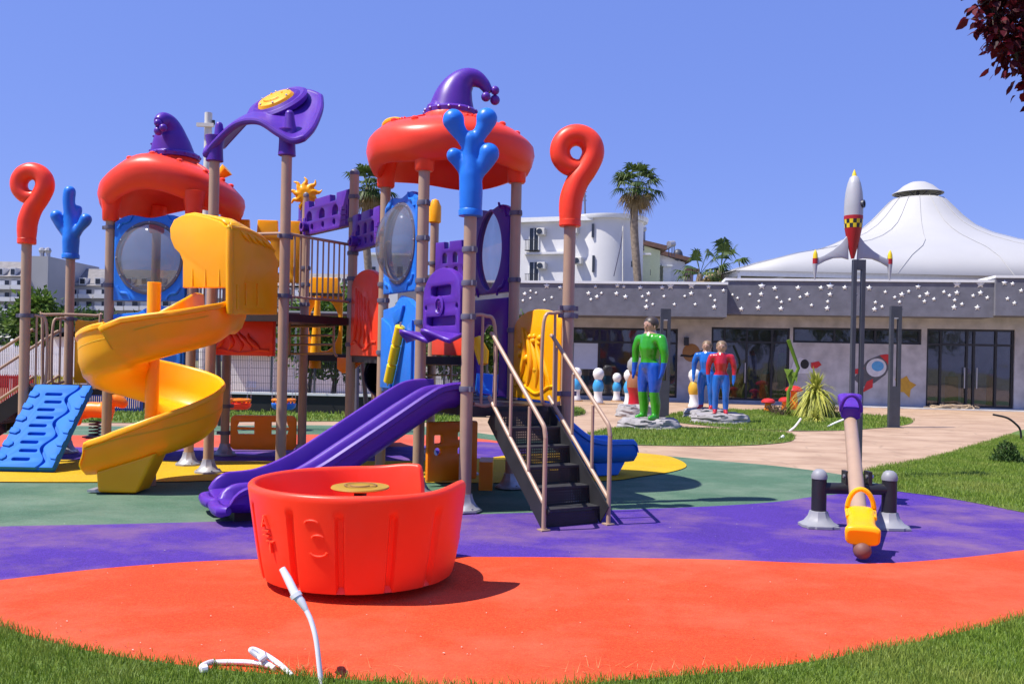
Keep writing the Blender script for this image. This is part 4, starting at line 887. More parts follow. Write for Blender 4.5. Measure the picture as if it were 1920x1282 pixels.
# ---------------- hat roofs
def brim(c, zr, rot, R=1.0, label=None, amp=.09, cs=1.05):
    root = None
    def fn(r, z, a):
        k = (1 + cos(4 * (a - rot))) / 2; w = min(1, max(0, (r - .35) / .5))
        return r * (1 + .04 * k * w), z - amp * cos(2 * a) * w - .05 * k * w
    prof = [(0, .22), (.30, .215), (.55, .17), (.70, .08), (.78, -.06), (.82, -.17), (.86, -.215), (.92, -.20), (.97, -.10), (1.0, .02), (.985, .115), (.94, .17), (.84, .22), (.72, .255), (.56, .295), (.44, .325), (.36, .355), (.325, .40), (.31, .44)]
    o = MB().lathe([(r * R, zr + z * (cs if z > .2 else 1.05)) for r, z in prof], c, 72, fn=fn).obj('roof', M['red'], PS, 60)
    if label: lab(o, label)
    n = 14
    for k in range(n):
        a = 2 * pi * (k + .5) / n; r, z = fn(.80 * R, zr + .235 * cs, a); MB().ball(c + V((r * cos(a), r * sin(a), z)), .045, 10, (1, 1, .7)).obj('stud', M['red'], o)
    # riveted patches near the hat
    for k in range(4):
        a0 = rot + pi / 4 + k * pi / 2; rows = []
        for i in range(5):
            rr = .40 + i * .075; row = []
            for j in range(7):
                a = a0 + (j - 3) * .085; q = i / 4.0
                r_, z_ = fn(rr * R, zr + (.345, .325, .30, .28, .26)[i] * cs + .012, a); row.append(c + V((r_ * cos(a), r_ * sin(a), z_)))
            rows.append(row)
        pth = MB().grid(rows).obj('patch', M['red'], o, 60); s_ = pth.modifiers.new('s', 'SOLIDIFY'); s_.thickness = .03
        for j in range(7):
            p = rows[4][j]; MB().ball(p + V((0, 0, .004)), .012, 6).obj('rivet', M['red'], o)
    return o
def hat(path, rad, parent, balls, base, rb):
    cs = catmull(path, 8); o = MB().tube(cs, lerpn(rad, len(cs)), 28).obj('hat', M['pur'], parent, 60)
    MB().lathe([(rb - .02, base.z - .03), (rb + .025, base.z - .02), (rb + .03, base.z + .03), (rb - .005, base.z + .06), (rb - .03, base.z + .05)], (base.x, base.y, 0), 32).obj('hat_band', M['pur'], o)
    for k in range(16):
        a = 2 * pi * k / 16; MB().ball((base.x + (rb + .018) * cos(a), base.y + (rb + .018) * sin(a), base.z + .02), .028, 8, (1, 1, .9)).obj('hat_stud', M['pur'], o)
    for p, r in balls: MB().ball(p, r, 14).obj('bobble', M['pur'], o)
    for k in range(10):
        t = k / 9; i = int(t * (len(cs) - 12)) + 2; p = cs[i]; r = lerpn(rad, len(cs))[i]; MB().ball(p + V((-r * .92, -r * .38, 0)), .016, 6).obj('stitch', M['pur'], o)
    return o
c2 = (pF + pL + pR + pB) / 4; rot2 = atan2((pF - c2).y, (pF - c2).x)
r2 = brim(c2, 4.04, rot2, 1.0, 'red dome roof with an upright curling purple hat', .0, 1.18)
yy = c2.y
pp = [A(845, 220, yy), A(852, 182, yy), A(866, 157, yy), A(886, 147, yy), A(905, 156, yy), A(917, 174, yy)]
k_ = yy / FPX
hat([V((c2.x, c2.y, 4.5))] + pp, [x * k_ for x in (49, 47, 36, 26, 18, 12, 8)], r2, [(A(911, 182, yy - .05), 9 * k_), (A(928, 170, yy), 8.5 * k_), (A(928, 188, yy + .04), 9.5 * k_)], V((c2.x, c2.y, A(845, 216, yy).z)), 47 * k_)
MB().tube([A(741 + 20 * cos(t), 236 + 11 * sin(t), yy - .05 + .1 * sin(t)) for t in [2 * pi * k / 20 for k in range(20)]], .035, 8, closed=True).obj('ring', M['yel'], r2)
MB().tube([A(728, 250, yy - .1), A(740, 236, yy - .12)], [.05, .07], 10).obj('horn', M['yel'], r2)
c1 = (pC + pE + pH + pX) / 4; rot1 = atan2((pC - c1).y, (pC - c1).x)
r1 = brim(c1, 3.83, rot1, .965, 'red dome roof with a purple hat drooping toward the slide', .14, 1.22)
yy = c1.y; k_ = yy / FPX
hat([V((c1.x, c1.y, 4.15)), A(324, 298, yy), A(321, 266, yy - .05), A(317, 240, yy - .12), A(307, 226, yy - .25), A(297, 230, yy - .36)], [x * k_ for x in (45, 43, 33, 22, 15, 9)], r1, [(A(296, 231, yy - .42), 7 * k_), (A(297, 246, yy - .40), 8 * k_), (A(306, 240, yy - .46), 7 * k_)], V((c1.x, c1.y, A(324, 296, yy).z)), 42 * k_)
MB().tube([A(400, 345, yy), A(412, 330, yy), A(426, 318, yy)], [.09, .06, .10], 12).obj('horn', M['yel'], r1)
for p, r in ((pF, r2), (pR, r2), (pL, r2), (pB, r2), (pC, r1), (pE, r1), (pH, r1), (pX, r1)):
    zt = 3.76 if r is r2 else 3.44
    MB().lathe([(RP + .03, zt - .1), (RP + .045, zt - .08), (RP + .05, zt + .06), (RP + .09, zt + .3), (RP, zt + .32)], p, 18).obj('post_socket', M['red'], r)

# ---------------- finials
def tentacle(p, zt, label):
    k = RP / 11.2 * 1.06
    seq = [(0, 0, 18), (0, 25, 20.5), (2, 48, 21), (12, 76, 20.5), (27, 99, 20)] + [(9 + 29.5 * cos(radians(q)), 129 + 29.5 * sin(radians(q)), r) for q, r in ((-12, 20), (25, 20), (60, 19.5), (95, 19.3), (130, 19), (165, 18.5), (200, 18), (235, 17), (268, 16), (298, 14.5))]
    c_ = catmull([p + V((x * k, 0, zt - .02 + z * k)) for x, z, r in seq], 6)
    o = MB().tube(c_, lerpn([r * k for x, z, r in seq], len(c_)), 22).obj('tentacle_finial', M['red'], PS, 60); lab(o, label)
    MB().lathe([(18 * k, zt - .05), (19.5 * k, zt - .04), (19.5 * k, zt + .02), (18 * k, zt + .03)], p, 24).obj('collar', M['red'], o)
    for s_ in (-.2, .35):
        g = [c_[i] + V((19.2 * k * sin(s_ + i * .03), -19.2 * k * cos(s_ + i * .03), 0)) for i in range(6, 26)]; MB().tube(g, .006, 6).obj('crease', M['red'], o)
    return o
tentacle(pT, 3.05, 'orange-red curled tentacle on the post beside the stairs'); tentacle(pA, 3.02, 'orange-red curled tentacle on the post beside the blue climber')
def coral(p, zt, label, segs, k):
    mb = MB()
    for pts in segs:
        c_ = catmull([p + V((x * k, y * k, zt - .02 + z * k)) for x, y, z, r in pts], 5); mb.tube(c_, lerpn([q[3] * k for q in pts], len(c_)), 16); e = pts[-1]; mb.ball(c_[-1], e[3] * k, 14)
    o = mb.obj('coral_finial', M['blu'], PS, 60); lab(o, label); remesh(o, .016, 10)
    MB().lathe([(RP, zt - .06), (22 * k, zt - .05), (22.5 * k, zt), (20.5 * k, zt + .02)], p, 24).obj('collar', M['blu'], o); return o
k = RP / 11.6
coral(pO, 3.05, 'bright blue branching coral topping the post between slide and stairs', [
    [(0, 0, 0, 21), (0, 0, 40, 22), (-2, 0, 70, 21), (-3, 0, 105, 15), (-3, 0, 135, 16)],
    [(-3, 0, 120, 14), (-18, 0, 140, 13), (-30, 0, 158, 17), (-35, 0, 170, 21)], [(-3, 0, 120, 14), (12, 0, 142, 13), (22, 0, 160, 16), (26, 0, 174, 20.5)],
    [(-3, 0, 62, 15), (-18, 0, 82, 10), (-27, 0, 96, 12), (-33, 0, 105, 14.5)], [(0, 0, 60, 15), (16, 0, 78, 12), (25, 0, 95, 17), (31, 0, 110, 20.5)]], k)
coral(pBB, 2.95, 'darker blue branching coral topping the post behind the climber', [
    [(0, 0, 0, 20), (0, 0, 45, 22), (2, 0, 75, 18), (-4, 0, 110, 15), (-8, 0, 150, 16), (-6, 0, 175, 16)], [(0, 0, 50, 15), (-22, 0, 72, 12), (-36, 0, 98, 15), (-40, 0, 108, 17)], [(4, 0, 50, 15), (26, -8, 75, 12), (40, -10, 92, 15), (44, -10, 100, 16)], [(0, 0, 70, 12), (10, 10, 110, 10), (12, 12, 130, 11)]], k)
# sun on post I, cap on post K
c_ = A(573, 364, 13.3)
mb = MB(); mb.ball(c_, .11, 16, (1, .5, 1))
for j in range(9):
    a = 2 * pi * j / 9 + .18; d = V((cos(a), 0, sin(a))); t_ = V((-sin(a), 0, cos(a))); pts = [c_ + d * .06, c_ + d * .14 + t_ * .02, c_ + d * .20 - t_ * .015, c_ + d * .26 + t_ * .03]; cc_ = catmull(pts, 4); mb.tube(cc_, lerpn([.06, .04, .026, .012], len(cc_)), 10)
sn = mb.obj('sun_finial', M['yel'], PS, 60); remesh(sn, .014, 6)
MB().lathe([(RP, 3.55), (RP + .03, 3.57), (RP + .03, 3.8), (.05, 3.9), (0, 3.92)], pK, 18).obj('post_cap', M['yel'], PS)

# ---------------- purple canopy on two tall posts
gr = [[(386, 290, 11.25), (410, 262, 11.2), (445, 233, 11.1), (485, 228, 10.95), (522, 250, 10.85), (548, 264, 10.8), (568, 260, 10.8)],
      [(392, 276, 11.5), (418, 250, 11.45), (455, 224, 11.35), (495, 222, 11.2), (535, 238, 11.1), (565, 248, 11.0), (586, 240, 11.0)],
      [(405, 272, 11.9), (430, 246, 11.85), (462, 220, 11.75), (500, 204, 11.6), (545, 205, 11.5), (578, 213, 11.4), (600, 206, 11.35)],
      [(418, 274, 12.3), (440, 250, 12.2), (466, 222, 12.1), (496, 192, 12.0), (540, 176, 11.9), (578, 174, 11.8), (600, 182, 11.7)]]
cols = [catmull([A(*gr[i][j]) for i in range(4)], 6) for j in range(7)]
rows = [catmull([cols[j][i] for j in range(7)], 6) for i in range(len(cols[0]))]
cn = MB().grid(rows).obj('canopy', M['pur'], PS, 70); lab(cn, 'arched purple canopy with a yellow disc')
s_ = cn.modifiers.new('s', 'SOLIDIFY'); s_.thickness = .07; s_.offset = 0; bevel(cn, .028, 3, 50)
edge = [r[0] for r in rows] + rows[-1][1:] + [r[-1] for r in rows[::-1]][1:] + rows[0][::-1][1:-1]
MB().tube(edge, .045, 10, closed=True).obj('canopy_rim', M['pur'], cn)
def on_canopy(u, v):
    i = u * (len(rows) - 1); j = v * (len(rows[0]) - 1); a, b = int(min(i, len(rows) - 2)), int(min(j, len(rows[0]) - 2)); fi, fj = i - a, j - b
    p = rows[a][b].lerp(rows[a][b + 1], fj).lerp(rows[a + 1][b].lerp(rows[a + 1][b + 1], fj), fi); t1 = (rows[a + 1][b] - rows[a][b]).normalized(); t2 = (rows[a][b + 1] - rows[a][b]).normalized(); n = t2.cross(t1).normalized()
    return p, (n if n.z > 0 or n.y < 0 else -n)
p0, n0 = on_canopy(.72, .60)
best = min(((i, j) for i in range(1, len(rows) - 1) for j in range(1, len(rows[0]) - 1)), key=lambda ij: abs(((rows[ij[0]][ij[1]] - A(519, 198, rows[ij[0]][ij[1]].y)).length)))
i, j = best; n0 = (rows[i][min(j + 4, len(rows[0]) - 1)] - rows[i][max(j - 4, 0)]).cross(rows[min(i + 4, len(rows) - 1)][j] - rows[max(i - 4, 0)][j]).normalized()
if n0.y > 0: n0 = -n0
n0 = V((-.31, -.57, .74)).normalized(); dc = rows[i][j] + n0 * .10
q = n0.to_track_quat('Z', 'Y').to_matrix()
MB().lathe([(0, .05), (.13, .045), (.23, .02), (.255, -.02), (.24, -.04)], dc, 32, q).obj('disc', M['yel'], cn)
MB().lathe([(.25, -.03), (.30, .0), (.34, -.03), (.39, -.02), (.43, -.05), (.40, -.12)], dc, 36, q, cap=False).obj('disc_ring', M['pur'], cn)
MB().tube([dc + q @ V((cos(t) * .15, sin(t) * .15, .052)) for t in [pi * 1.15 + pi * .7 * k / 10 for k in range(11)]], .006, 6).obj('smile', M['yel'], cn)
for s_ in (-.09, .09): MB().ball(dc + q @ V((s_, .07, .046)), .016, 8).obj('eye', M['yel'], cn)
for k in range(6): MB().ball(dc + q @ V((.21 * cos(k * 1.047), .21 * sin(k * 1.047), .03)), .016, 6).obj('bolt', M['bolt'], cn)
for p, zt in ((pD, 4.08), (pH5, 4.1)):
    MB().lathe([(RP + .015, zt - .08), (RP + .045, zt - .07), (RP + .04, zt), (RP + .035, zt + .12), (RP + .06, zt + .25), (RP, zt + .26)], p, 20).obj('post_socket', M['pur'], cn)
MB().tube([A(544, 255, 10.95), A(543, 216, 10.97)], [.09, .055], 14).ball(A(543, 215, 10.97), .056, 12).obj('peg', M['pur'], cn); MB().tube([A(411, 262, 11.3), A(411, 236, 11.3)], [.07, .05], 12).ball(A(411, 236, 11.3), .05, 10).obj('peg', M['pur'], cn)

# ---------------- panels
M['bubble'] = None
m, n, b = newmat('grey_acrylic'); b.inputs['Base Color'].default_value = (.15, .155, .17, 1); b.inputs['Roughness'].default_value = .04; b.inputs['Alpha'].default_value = .62; b.inputs['IOR'].default_value = 1.5; b.inputs['Coat Weight'].default_value = .4; M['bubble'] = m
nz = n.nodes.new('ShaderNodeTexNoise'); nz.inputs['Scale'].default_value = 3; mr = n.nodes.new('ShaderNodeMapRange'); mr.inputs[3].default_value = .42; mr.inputs[4].default_value = .66; n.links.new(nz.outputs[0], mr.inputs[0]); n.links.new(mr.outputs[0], b.inputs['Alpha'])
def wavy(w, h, z0):
    top = [(w * t, z0 + h - .10 + .10 * sin(pi * t) + .04 * sin(3 * pi * t)) for t in [1 - k / 16 for k in range(17)]]
    return [(0, z0), (w, z0)] + top
def bubble_panel(p, q, z0, z1, mt, dome=.24, rr=None, lens=False, label=None):
    o_, d, w = between(p, q); n = d.cross(UP); cx, cz = w / 2, z0 + (z1 - z0) * .5; r = rr or w * .44
    hole = circ(cx, cz, r, 40) if not lens else [(cx + r * .80 * sin(t) * abs(sin(t)) ** .3, cz + r * 1.15 * cos(t)) for t in [2 * pi * k / 40 for k in range(40)]]
    o = panel('window_panel', [wavy(w, z1 - z0, z0), hole], .09, mt, PS, V((o_.x, o_.y, 0)), d, bev=.02)
    if label: lab(o, label)
    R_ = Matrix((d, UP, n)).transposed(); c = V((o_.x, o_.y, 0)) + d * cx + UP * cz
    if not lens:
        prof = [(r * 1.0, .03)] + [(r * cos(t), .03 + dome * sin(t)) for t in [pi / 2 * k / 10 for k in range(1, 10)]] + [(0, .03 + dome)]
        MB().lathe(prof, c, 40, R_).obj('bubble', M['bubble'], o, 60)
        MB().lathe([(r * .97, .04), (r * 1.0, .062), (r * 1.07, .06), (r * 1.08, .04)], c, 40, R_, cap=False).obj('rim', M['clamp'], o)
        for k in range(12):
            a = 2 * pi * k / 12; MB().ball(c + R_ @ V((r * 1.035 * cos(a), r * 1.035 * sin(a), .06)), .013, 6).obj('bolt', M['bolt'], o)
    else:
        MB().poly([V((o_.x, o_.y, 0)) + d * x + UP * z - n * .0 for x, z in hole]).obj('pane', M['bubble'], o, 0)
    # raised swirls at the corners
    for sx in (-1, 1):
        for sz in (-1, 1):
            a = [c + R_ @ V((sx * w * (.44 - .05 * k), sz * (r * .85 + .045 * k) + sz * .03 * sin(k * 1.6), .047)) for k in range(5)]; MB().tube(catmull(a, 4), lerpn([.02, .026, .014], 17), 8).obj('swirl', mt, o)
    return o
bubble_panel(pL, pF, 2.32, 3.48, M['blu'], .27, label='blue panel with a grey bubble window under the right roof'); bubble_panel(pC, pE, 2.24, 3.42, M['blu'], .25, label='blue panel with a large grey bubble window beside the spiral slide')
bubble_panel(pB, pR, 2.36, 3.45, M['pur'], lens=True, label='dark purple panel with a pointed oval window')
o_, d, w = between(pB, pR); panel('doorway_panel', [[(0, 1.09), (w, 1.09), (w, 2.3), (0, 2.3)], arch(w * .22, 1.11, w * .80, 1.98)], .08, M['pur'], PS, V((o_.x, o_.y, 0)), d, bev=.015)
def tube_panel(p, q, z0, z1, flip=False, label=None):
    o_, d, w = between(p, q); n = d.cross(UP); B = V((o_.x, o_.y, 0))
    P3 = lambda x, z, y: B + d * x + UP * z + n * y
    o = panel('activity_panel', [[(0, z0), (w, z0), (w, z1 - .16), (w * .8, z1 - .05), (w * .55, z1), (w * .35, z1 - .12), (0, z1 - .15)]], .07, M['blu'], PS, B, d, bev=.015)
    if label: lab(o, label)
    for lp in ([(.03, z0 + .05), (w * .34, z0 + .05), (w * .42, z1 - .5), (w * .3, z1 - .35), (.03, z1 - .25)], [(w * .62, z0 + .05), (w - .03, z0 + .05), (w - .03, z1 - .3), (w * .86, z1 - .35)], [(w * .35, z1 - .2), (w * .7, z1 - .12), (w * .6, z1 - .3), (w * .45, z1 - .36)]):
        panel('raised_leaf', [lp], .04, M['blu'], o, B + n * .05, d, bev=.012)
    a, b = (P3(w * .40, z0 + .12, .11), P3(w * .74, z1 - .36, .11))
    for k in range(3):
        s0, s1 = a.lerp(b, k / 3 + .012), a.lerp(b, (k + 1) / 3 - .012); MB().tube([s0, s0.lerp(s1, .03), s0.lerp(s1, .97), s1], [.045, .058, .058, .045], 14).obj('roller', M['lem'], o)
    MB().tube([a - (b - a) * .05, b + (b - a) * .05], .012, 8).obj('axle', M['bolt'], o)
tube_panel(pL, pF, 1.12, 2.28, label='blue activity panel with a slanted yellow roller below the bubble window'); tube_panel(pC, pE, 1.1, 2.2, label='blue activity panel with slanted yellow rollers behind the spiral slide')
def castle(p, q, z0, z1, mt, label, ext=0.0, fancy=True):
    o_, d, w = between(p, q); n = d.cross(UP); B = V((o_.x, o_.y, 0)); w += ext; h = z1 - z0; m_ = w / 5
    out = [(0, z0), (w, z0), (w, z1), (w - m_ * 1.1, z1), (w - m_ * 1.15, z1 - h * .2), (w - m_ * 1.7, z1 - h * .2), (w - m_ * 1.75, z1), (m_ * 1.75, z1), (m_ * 1.7, z1 - h * .2), (m_ * 1.15, z1 - h * .2), (m_ * 1.1, z1), (0, z1)]
    hs = [arch(m_ * (x - .28), z0 + h * .40, m_ * (x + .28), z0 + h * .68, 6) for x in (1.2, 2.5, 3.8)] + [circ(m_ * x, z0 + h * .2, h * .09, 12) for x in (1.5, 2.6, 3.7)]
    o = panel('castle_panel', [out] + hs, .10, mt, PS, B, d, bev=.015); lab(o, label)
    if fancy:
        c = B + d * m_ * 1.0 + UP * (z0 + h * .24) + n * .05; R_ = Matrix((d, UP, n)).transposed()
        MB().lathe([(h * .13, 0), (h * .15, .05), (h * .15, .09), (h * .10, .09), (h * .09, .02)], c, 20, R_).obj('porthole', mt, o)
        for r_ in range(4):
            for j in range(2): MB().box(B + d * (m_ * (.15 + .42 * j) + .03 * (r_ % 2)) + UP * (z0 + h * (.08 + .13 * r_)) + n * .052, (m_ * .38, .02, h * .10), Matrix((d, n, UP)).transposed()).obj('brick', mt, o, 0)
            MB().box(B + d * (w - m_ * .35) + UP * (z0 + h * (.1 + .14 * r_)) + n * .052, (m_ * .5, .02, h * .11), Matrix((d, n, UP)).transposed()).obj('brick', mt, o, 0)
    return o
castle(pI - (pG - pI).normalized() * .28, pG, 3.33, 3.84, M['pur'], 'purple castle panel high above the barred railing'); castle(pG, pL, 2.96, 3.45, M['pur'], 'purple castle panel beside the blue bubble window')
castle(pK, pK + V((.75, -.75, 0)), 2.72, 3.25, M['pur'], 'plain purple castle panel behind the front post', fancy=False); castle(pH, pI, 2.62, 3.55, M['yel'], 'yellow castle panel behind the slide hood', fancy=False)
def wave_panel(p, q, z0, z1, label, archtop=True, mt=None):
    mt = mt or M['red']; o_, d, w = between(p, q, RP + .015); n = d.cross(UP); B = V((o_.x, o_.y, 0))
    if archtop: top = [(w / 2 + w / 2 * cos(t), z1 - .22 + .22 * sin(t)) for t in [pi * k / 14 for k in range(15)]]
    else: top = [(w, z1), (0, z1)]
    o = panel('wave_panel', [[(0, z0), (w, z0)] + top], .08, mt, PS, B, d, bev=.018); lab(o, label)
    h = z1 - z0
    for k in range(5):
        a = [B + d * (w * (.12 + .15 * k) + .05 * h * t) + UP * (z0 + h * (.14 + .66 * t * (1 - .06 * k))) + n * .042 + d * .12 * sin(t * 3 + k * .5) for t in [j / 8 for j in range(9)]]
        MB().tube(a, lerpn([.012, .042, .036, .01], 9), 10).obj('wave', mt, o)
    MB().tube(catmull([B + d * w * t + UP * (z0 + h * (.12 + .05 * sin(t * 9))) + n * .042 for t in [.05 + .9 * j / 6 for j in range(7)]], 4), .018, 8).obj('wave', mt, o)
    return o
wave_panel(pG, pL, 1.55, 2.68, 'tall red panel with carved waves beside the blue panel')
p, q = A(383, 640, 12.35), A(524, 640, 11.95); wave_panel(V((p.x, p.y, 0)), V((q.x, q.y, 0)), 1.52, 2.0, 'low red panel with carved waves under the hood', False)
wave_panel(pR, pT, 1.10, 2.13, 'yellow climbing panel with bumps beside the stairs', True, M['yel'])
for k in range(10):
    o_, d, w = between(pR, pT); n = d.cross(UP); MB().ball(o_ + d * w * random.uniform(.15, .85) + UP * random.uniform(1.2, 1.95) - n * .04 * 0 + n * .045, random.uniform(.03, .05), 10, (1, 1, 1)).obj('hold', M['yel'], PS)
o_, d, w = between(pX, pBB); panel('side_panel', [[(0, 1.05), (w, 1.05), (w, 2.0), (w * .8, 1.98), (w * .4, 2.06), (0, 2.1)]], .08, M['yel'], PS, V((o_.x, o_.y, 0)), d, bev=.02)
o_, d, w = between(pK, pB); panel('side_panel', [[(0, 1.58), (w, 1.58), (w, 2.15), (w * .5, 2.45), (0, 2.2)]], .07, M['red'], PS, V((o_.x, o_.y, 0)), d, bev=.02)
a = A(606, 600, 14.3); w = .62; oo = panel('arch_panel', [[(0, 1.56), (w, 1.56), (w, 2.5), (w * .85, 2.8), (w * .15, 2.8), (0, 2.5)], circ(w * .52, 2.02, w * .40, 28, .42)], .07, M['yel'], PS, V((a.x - w / 2, 14.3, 0)), V((1, .05, 0)), bev=.015)
MB().box((a.x, 14.27, 2.52), (w, .05, .05)).obj('bar', M['steelblack'], oo, 0)
MB().tube([A(590, 690, 14.2), A(596, 555, 14.2)], [.10, .04], 12).obj('cone', M['yel'], oo); deck([pI, pJ, V((a.x + .5, 14.6, 0)), V((a.x - .5, 14.6, 0))], 1.55)
for k in range(4): MB().tube([A(545, 612 + k * 17, 12.7), A(624, 612 + k * 17, 12.7)], .016, 8).obj('rung', M['post'], PS)
for x in (543, 626): MB().tube(catmull([A(x, 596, 12.7), A(x, 655, 12.7), A(x - (6 if x < 600 else -6), 668, 12.7)], 4), .018, 8).obj('ladder_rail', M['post'], PS)
# barred guard rails
def rails(p, q, z0, z1, n, loop=True):
    o_, d, w = between(p, q, RP); B = V((o_.x, o_.y, 0))
    o = MB().tube([B + UP * z1, B + d * w + UP * z1], .02, 10).obj('guard_rail', M['post'], PS); MB().tube([B + UP * z0, B + d * w + UP * z0], .017, 10).obj('lower_rail', M['post'], o)
    for k in range(1, n): MB().tube([B + d * w * k / n + UP * z0, B + d * w * k / n + UP * z1], .012, 8).obj('bar', M['post'], o)
    return o
rails(pH5, pG, 2.28, 3.06, 11); rails(pH, pI, 2.25, 2.75, 8); rails(pE, pH, 2.2, 3.0, 10); MB().tube([pD + UP * 3.06, pH5 + UP * 3.06], .02, 10).obj('guard_rail', M['post'], PS)
def loop_rail(p, d, z0, z1, w=.2, r=.019):
    d = d.normalized(); a = p + d * RP; pts = catmull([a + UP * z1, a + d * w * .6 + UP * z1, a + d * (w + .04) + UP * (z1 - .1), a + d * (w + .05) + UP * (z0 + .12), a + d * (w - .02) + UP * z0, a + d * .02 + UP * (z0 + .02)], 5)
    o = MB().tube(pts, r, 10).obj('grab_rail', M['post'], PS); MB().tube([a + d * w * .5 + UP * (z1 - .005), a + d * w * .5 + UP * z0], r * .8, 8).obj('bar', M['post'], o)
loop_rail(pO, e2, 1.08, 2.0); loop_rail(pT, -e2, 1.08, 2.06); loop_rail(pA, pC - pA, 1.05, 2.0, .16); loop_rail(pBB, V((-.3, -1, 0)), 1.05, 2.0, .2); loop_rail(pC, pA - pC, 1.03, 1.7, .14)
MB().tube(catmull([A(80, 735, 12.6), A(80, 600, 12.6), A(84, 590, 12.6), A(180, 592, 12.9), A(188, 600, 12.9), A(188, 730, 12.9)], 4), .022, 10).obj('grab_rail', M['post'], PS)
# serving counter panel
o_, d, w = between(pF, pO); n = -d.cross(UP) if d.cross(UP).x > 0 else d.cross(UP); B = V((o_.x, o_.y, 0))
cx = w / 2
out = [(w * .04, 1.78), (w * .96, 1.78)] + [(cx + w * .46 * cos(t), 2.22 + .30 * sin(t)) for t in [pi * k / 16 for k in range(17)]]
o = panel('counter_panel', [out, rrect(w * .24, 2.22, w * .74, 2.33, .03), rrect(w * .14, 1.90, w * .86, 2.0, .03), circ(w * .12, 2.1, .03, 10), circ(w * .88, 2.1, .03, 10)], .08, M['pur'], PS, B, d, bev=.015); lab(o, 'purple serving counter panel with slots and a wavy shelf')
panel('panel_back', [[(cx + (x - cx) * .96, 1.79 + (z - 1.78) * .97) for x, z in out]], .02, M['pur'], o, B - n * .052, d, bev=.004)
MB().lathe([(.10, 0), (.11, .02), (.08, .03), (.07, .015)], B + d * cx + UP * 2.11 + n * .04, 24, Matrix((d, UP, n)).transposed(), cap=False).obj('emblem_ring', M['pur'], o)
text('emblem', 'Л', .13, .02, M['pur'], o, B + d * cx + UP * 2.11 + n * .05, d, UP) if d.cross(UP).dot(n) > 0 else text('emblem', 'Л', .13, .02, M['pur'], o, B + d * cx + UP * 2.11 + n * .05, -d, UP)
rows = []
for i in range(7):
    t = i / 6; row = []
    for j in range(25):
        u = j / 24; zz_ = 1.80 + .055 * t * cos(u * 4 * pi + pi) - .02 * t + .02; row.append(B + d * w * (u * (1 + .12 * t) - .06 * t) + n * (.02 + .36 * t * (.75 + .25 * cos(u * 4 * pi + pi))) + UP * zz_)
    rows.append(row)
sh = MB().grid(rows).obj('shelf', M['pur'], o, 60); s_ = sh.modifiers.new('s', 'SOLIDIFY'); s_.thickness = .04
MB().tube([B + d * w * .78 + n * -.25 + UP * 1.78, B + d * w * .83 + n * -.3 + UP * 1.62, B + d * w * .86 + n * -.3 + UP * 1.5], [.05, .075, .05], 12).obj('bell', M['lem'], o)
# low panels at ground level
o_, d, w = between(pH, pI, .08); panel('low_panel', [rrect(0, .1, w, .62, .08) , [(w * .1, .44), (w * .36, .44), (w * .36, .52), (w * .13, .52)], [(w * .62, .44), (w * .88, .44), (w * .85, .52), (w * .62, .52)], [(w * .12, .34), (w * .36, .34), (w * .36, .40), (w * .1, .40)], [(w * .62, .34), (w * .86, .34), (w * .88, .40), (w * .62, .40)]], .05, M['ora'], PS, V((o_.x, o_.y, 0)), d, bev=.012)
a, b = V((-1.0, 10.55, 0)), V((-.42, 10.95, 0)); d = (b - a).normalized(); w = (b - a).length
panel('low_panel', [rrect(0, .06, w, .78, .03), rrect(w * .12, .52, w * .28, .62, .02), circ(w * .2, .42, .05, 12), rrect(w * .6, .55, w * .78, .65, .02), rrect(w * .6, .38, w * .78, .46, .02)], .06, M['ora'], PS, a, d, bev=.012)
MB().box((-.28, 10.6, .17), (.16, .5, .34)).obj('bench', M['ora'], PS, 0)
a = A(635, 675, 12.4); b = A(757, 675, 11.6); d = V((b.x - a.x, b.y - a.y, 0)); w = d.length; d.normalize()
panel('arch_beam', [[(0, 1.36), (w * .08, 1.30), (w * .2, 1.32), (w * .35, 1.45), (w * .5, 1.47), (w * .65, 1.45), (w * .8, 1.32), (w * .92, 1.30), (w, 1.36), (w, 1.52), (0, 1.52)]], .07, M['ora'], PS, V((a.x, a.y, 0)), d, bev=.015)
ts = catmull([(-1.75, 12.5, 1.3), (-1.7, 13.2, 1.05), (-1.9, 14.2, .6), (-2.3, 15.0, .35), (-2.5, 15.5, .3)], 8); o = MB().tube(ts, .36, 24, cap=False).obj('tube_slide', mat('navy_plastic', (.01, .014, .06), .35), PS, 60); s_ = o.modifiers.new('s', 'SOLIDIFY'); s_.thickness = .03
o_, d, w = between(pL, pB, .1)
for k in range(3): MB().tube([A(792, 683 + k * 20, 12.2), A(858, 683 + k * 20, 12.3)], .014, 8).obj('rung', M['post'], PS)
MB().tube([A(846, 600, 12.25), A(846, 735, 12.25)], .016, 8).obj('ladder_rail', M['post'], PS)

# ---------------- slides
def trough(hw, wall, t=.035, mid=False):
    ins = [(-hw, wall), (-hw * .97, wall * .4), (-hw * .72, .03)] + ([(-hw * .3, .02), (-.07, .05), (-.045, wall * .75), (-.025, wall * .92), (0, wall * .97), (.025, wall * .92), (.045, wall * .75), (.07, .05), (hw * .3, .02)] if mid else [(-hw * .35, 0), (0, -.005), (hw * .35, 0)]) + [(hw * .72, .03), (hw * .97, wall * .4), (hw, wall)]
    rimr = [(hw + .012, wall + .03), (hw + .04, wall + .038), (hw + .065, wall + .02), (hw + .066, wall - .03), (hw + t, wall - .045)]
    outs = [(hw + t, wall * .35), (hw * .78 + t * .5, -.03), (hw * .35, -.055), (0, -.06), (-hw * .35, -.055), (-hw * .78 - t * .5, -.03), (-hw - t, wall * .35)]
    riml = [(-x, z) for x, z in rimr[::-1]]
    return ins + rimr + outs + riml
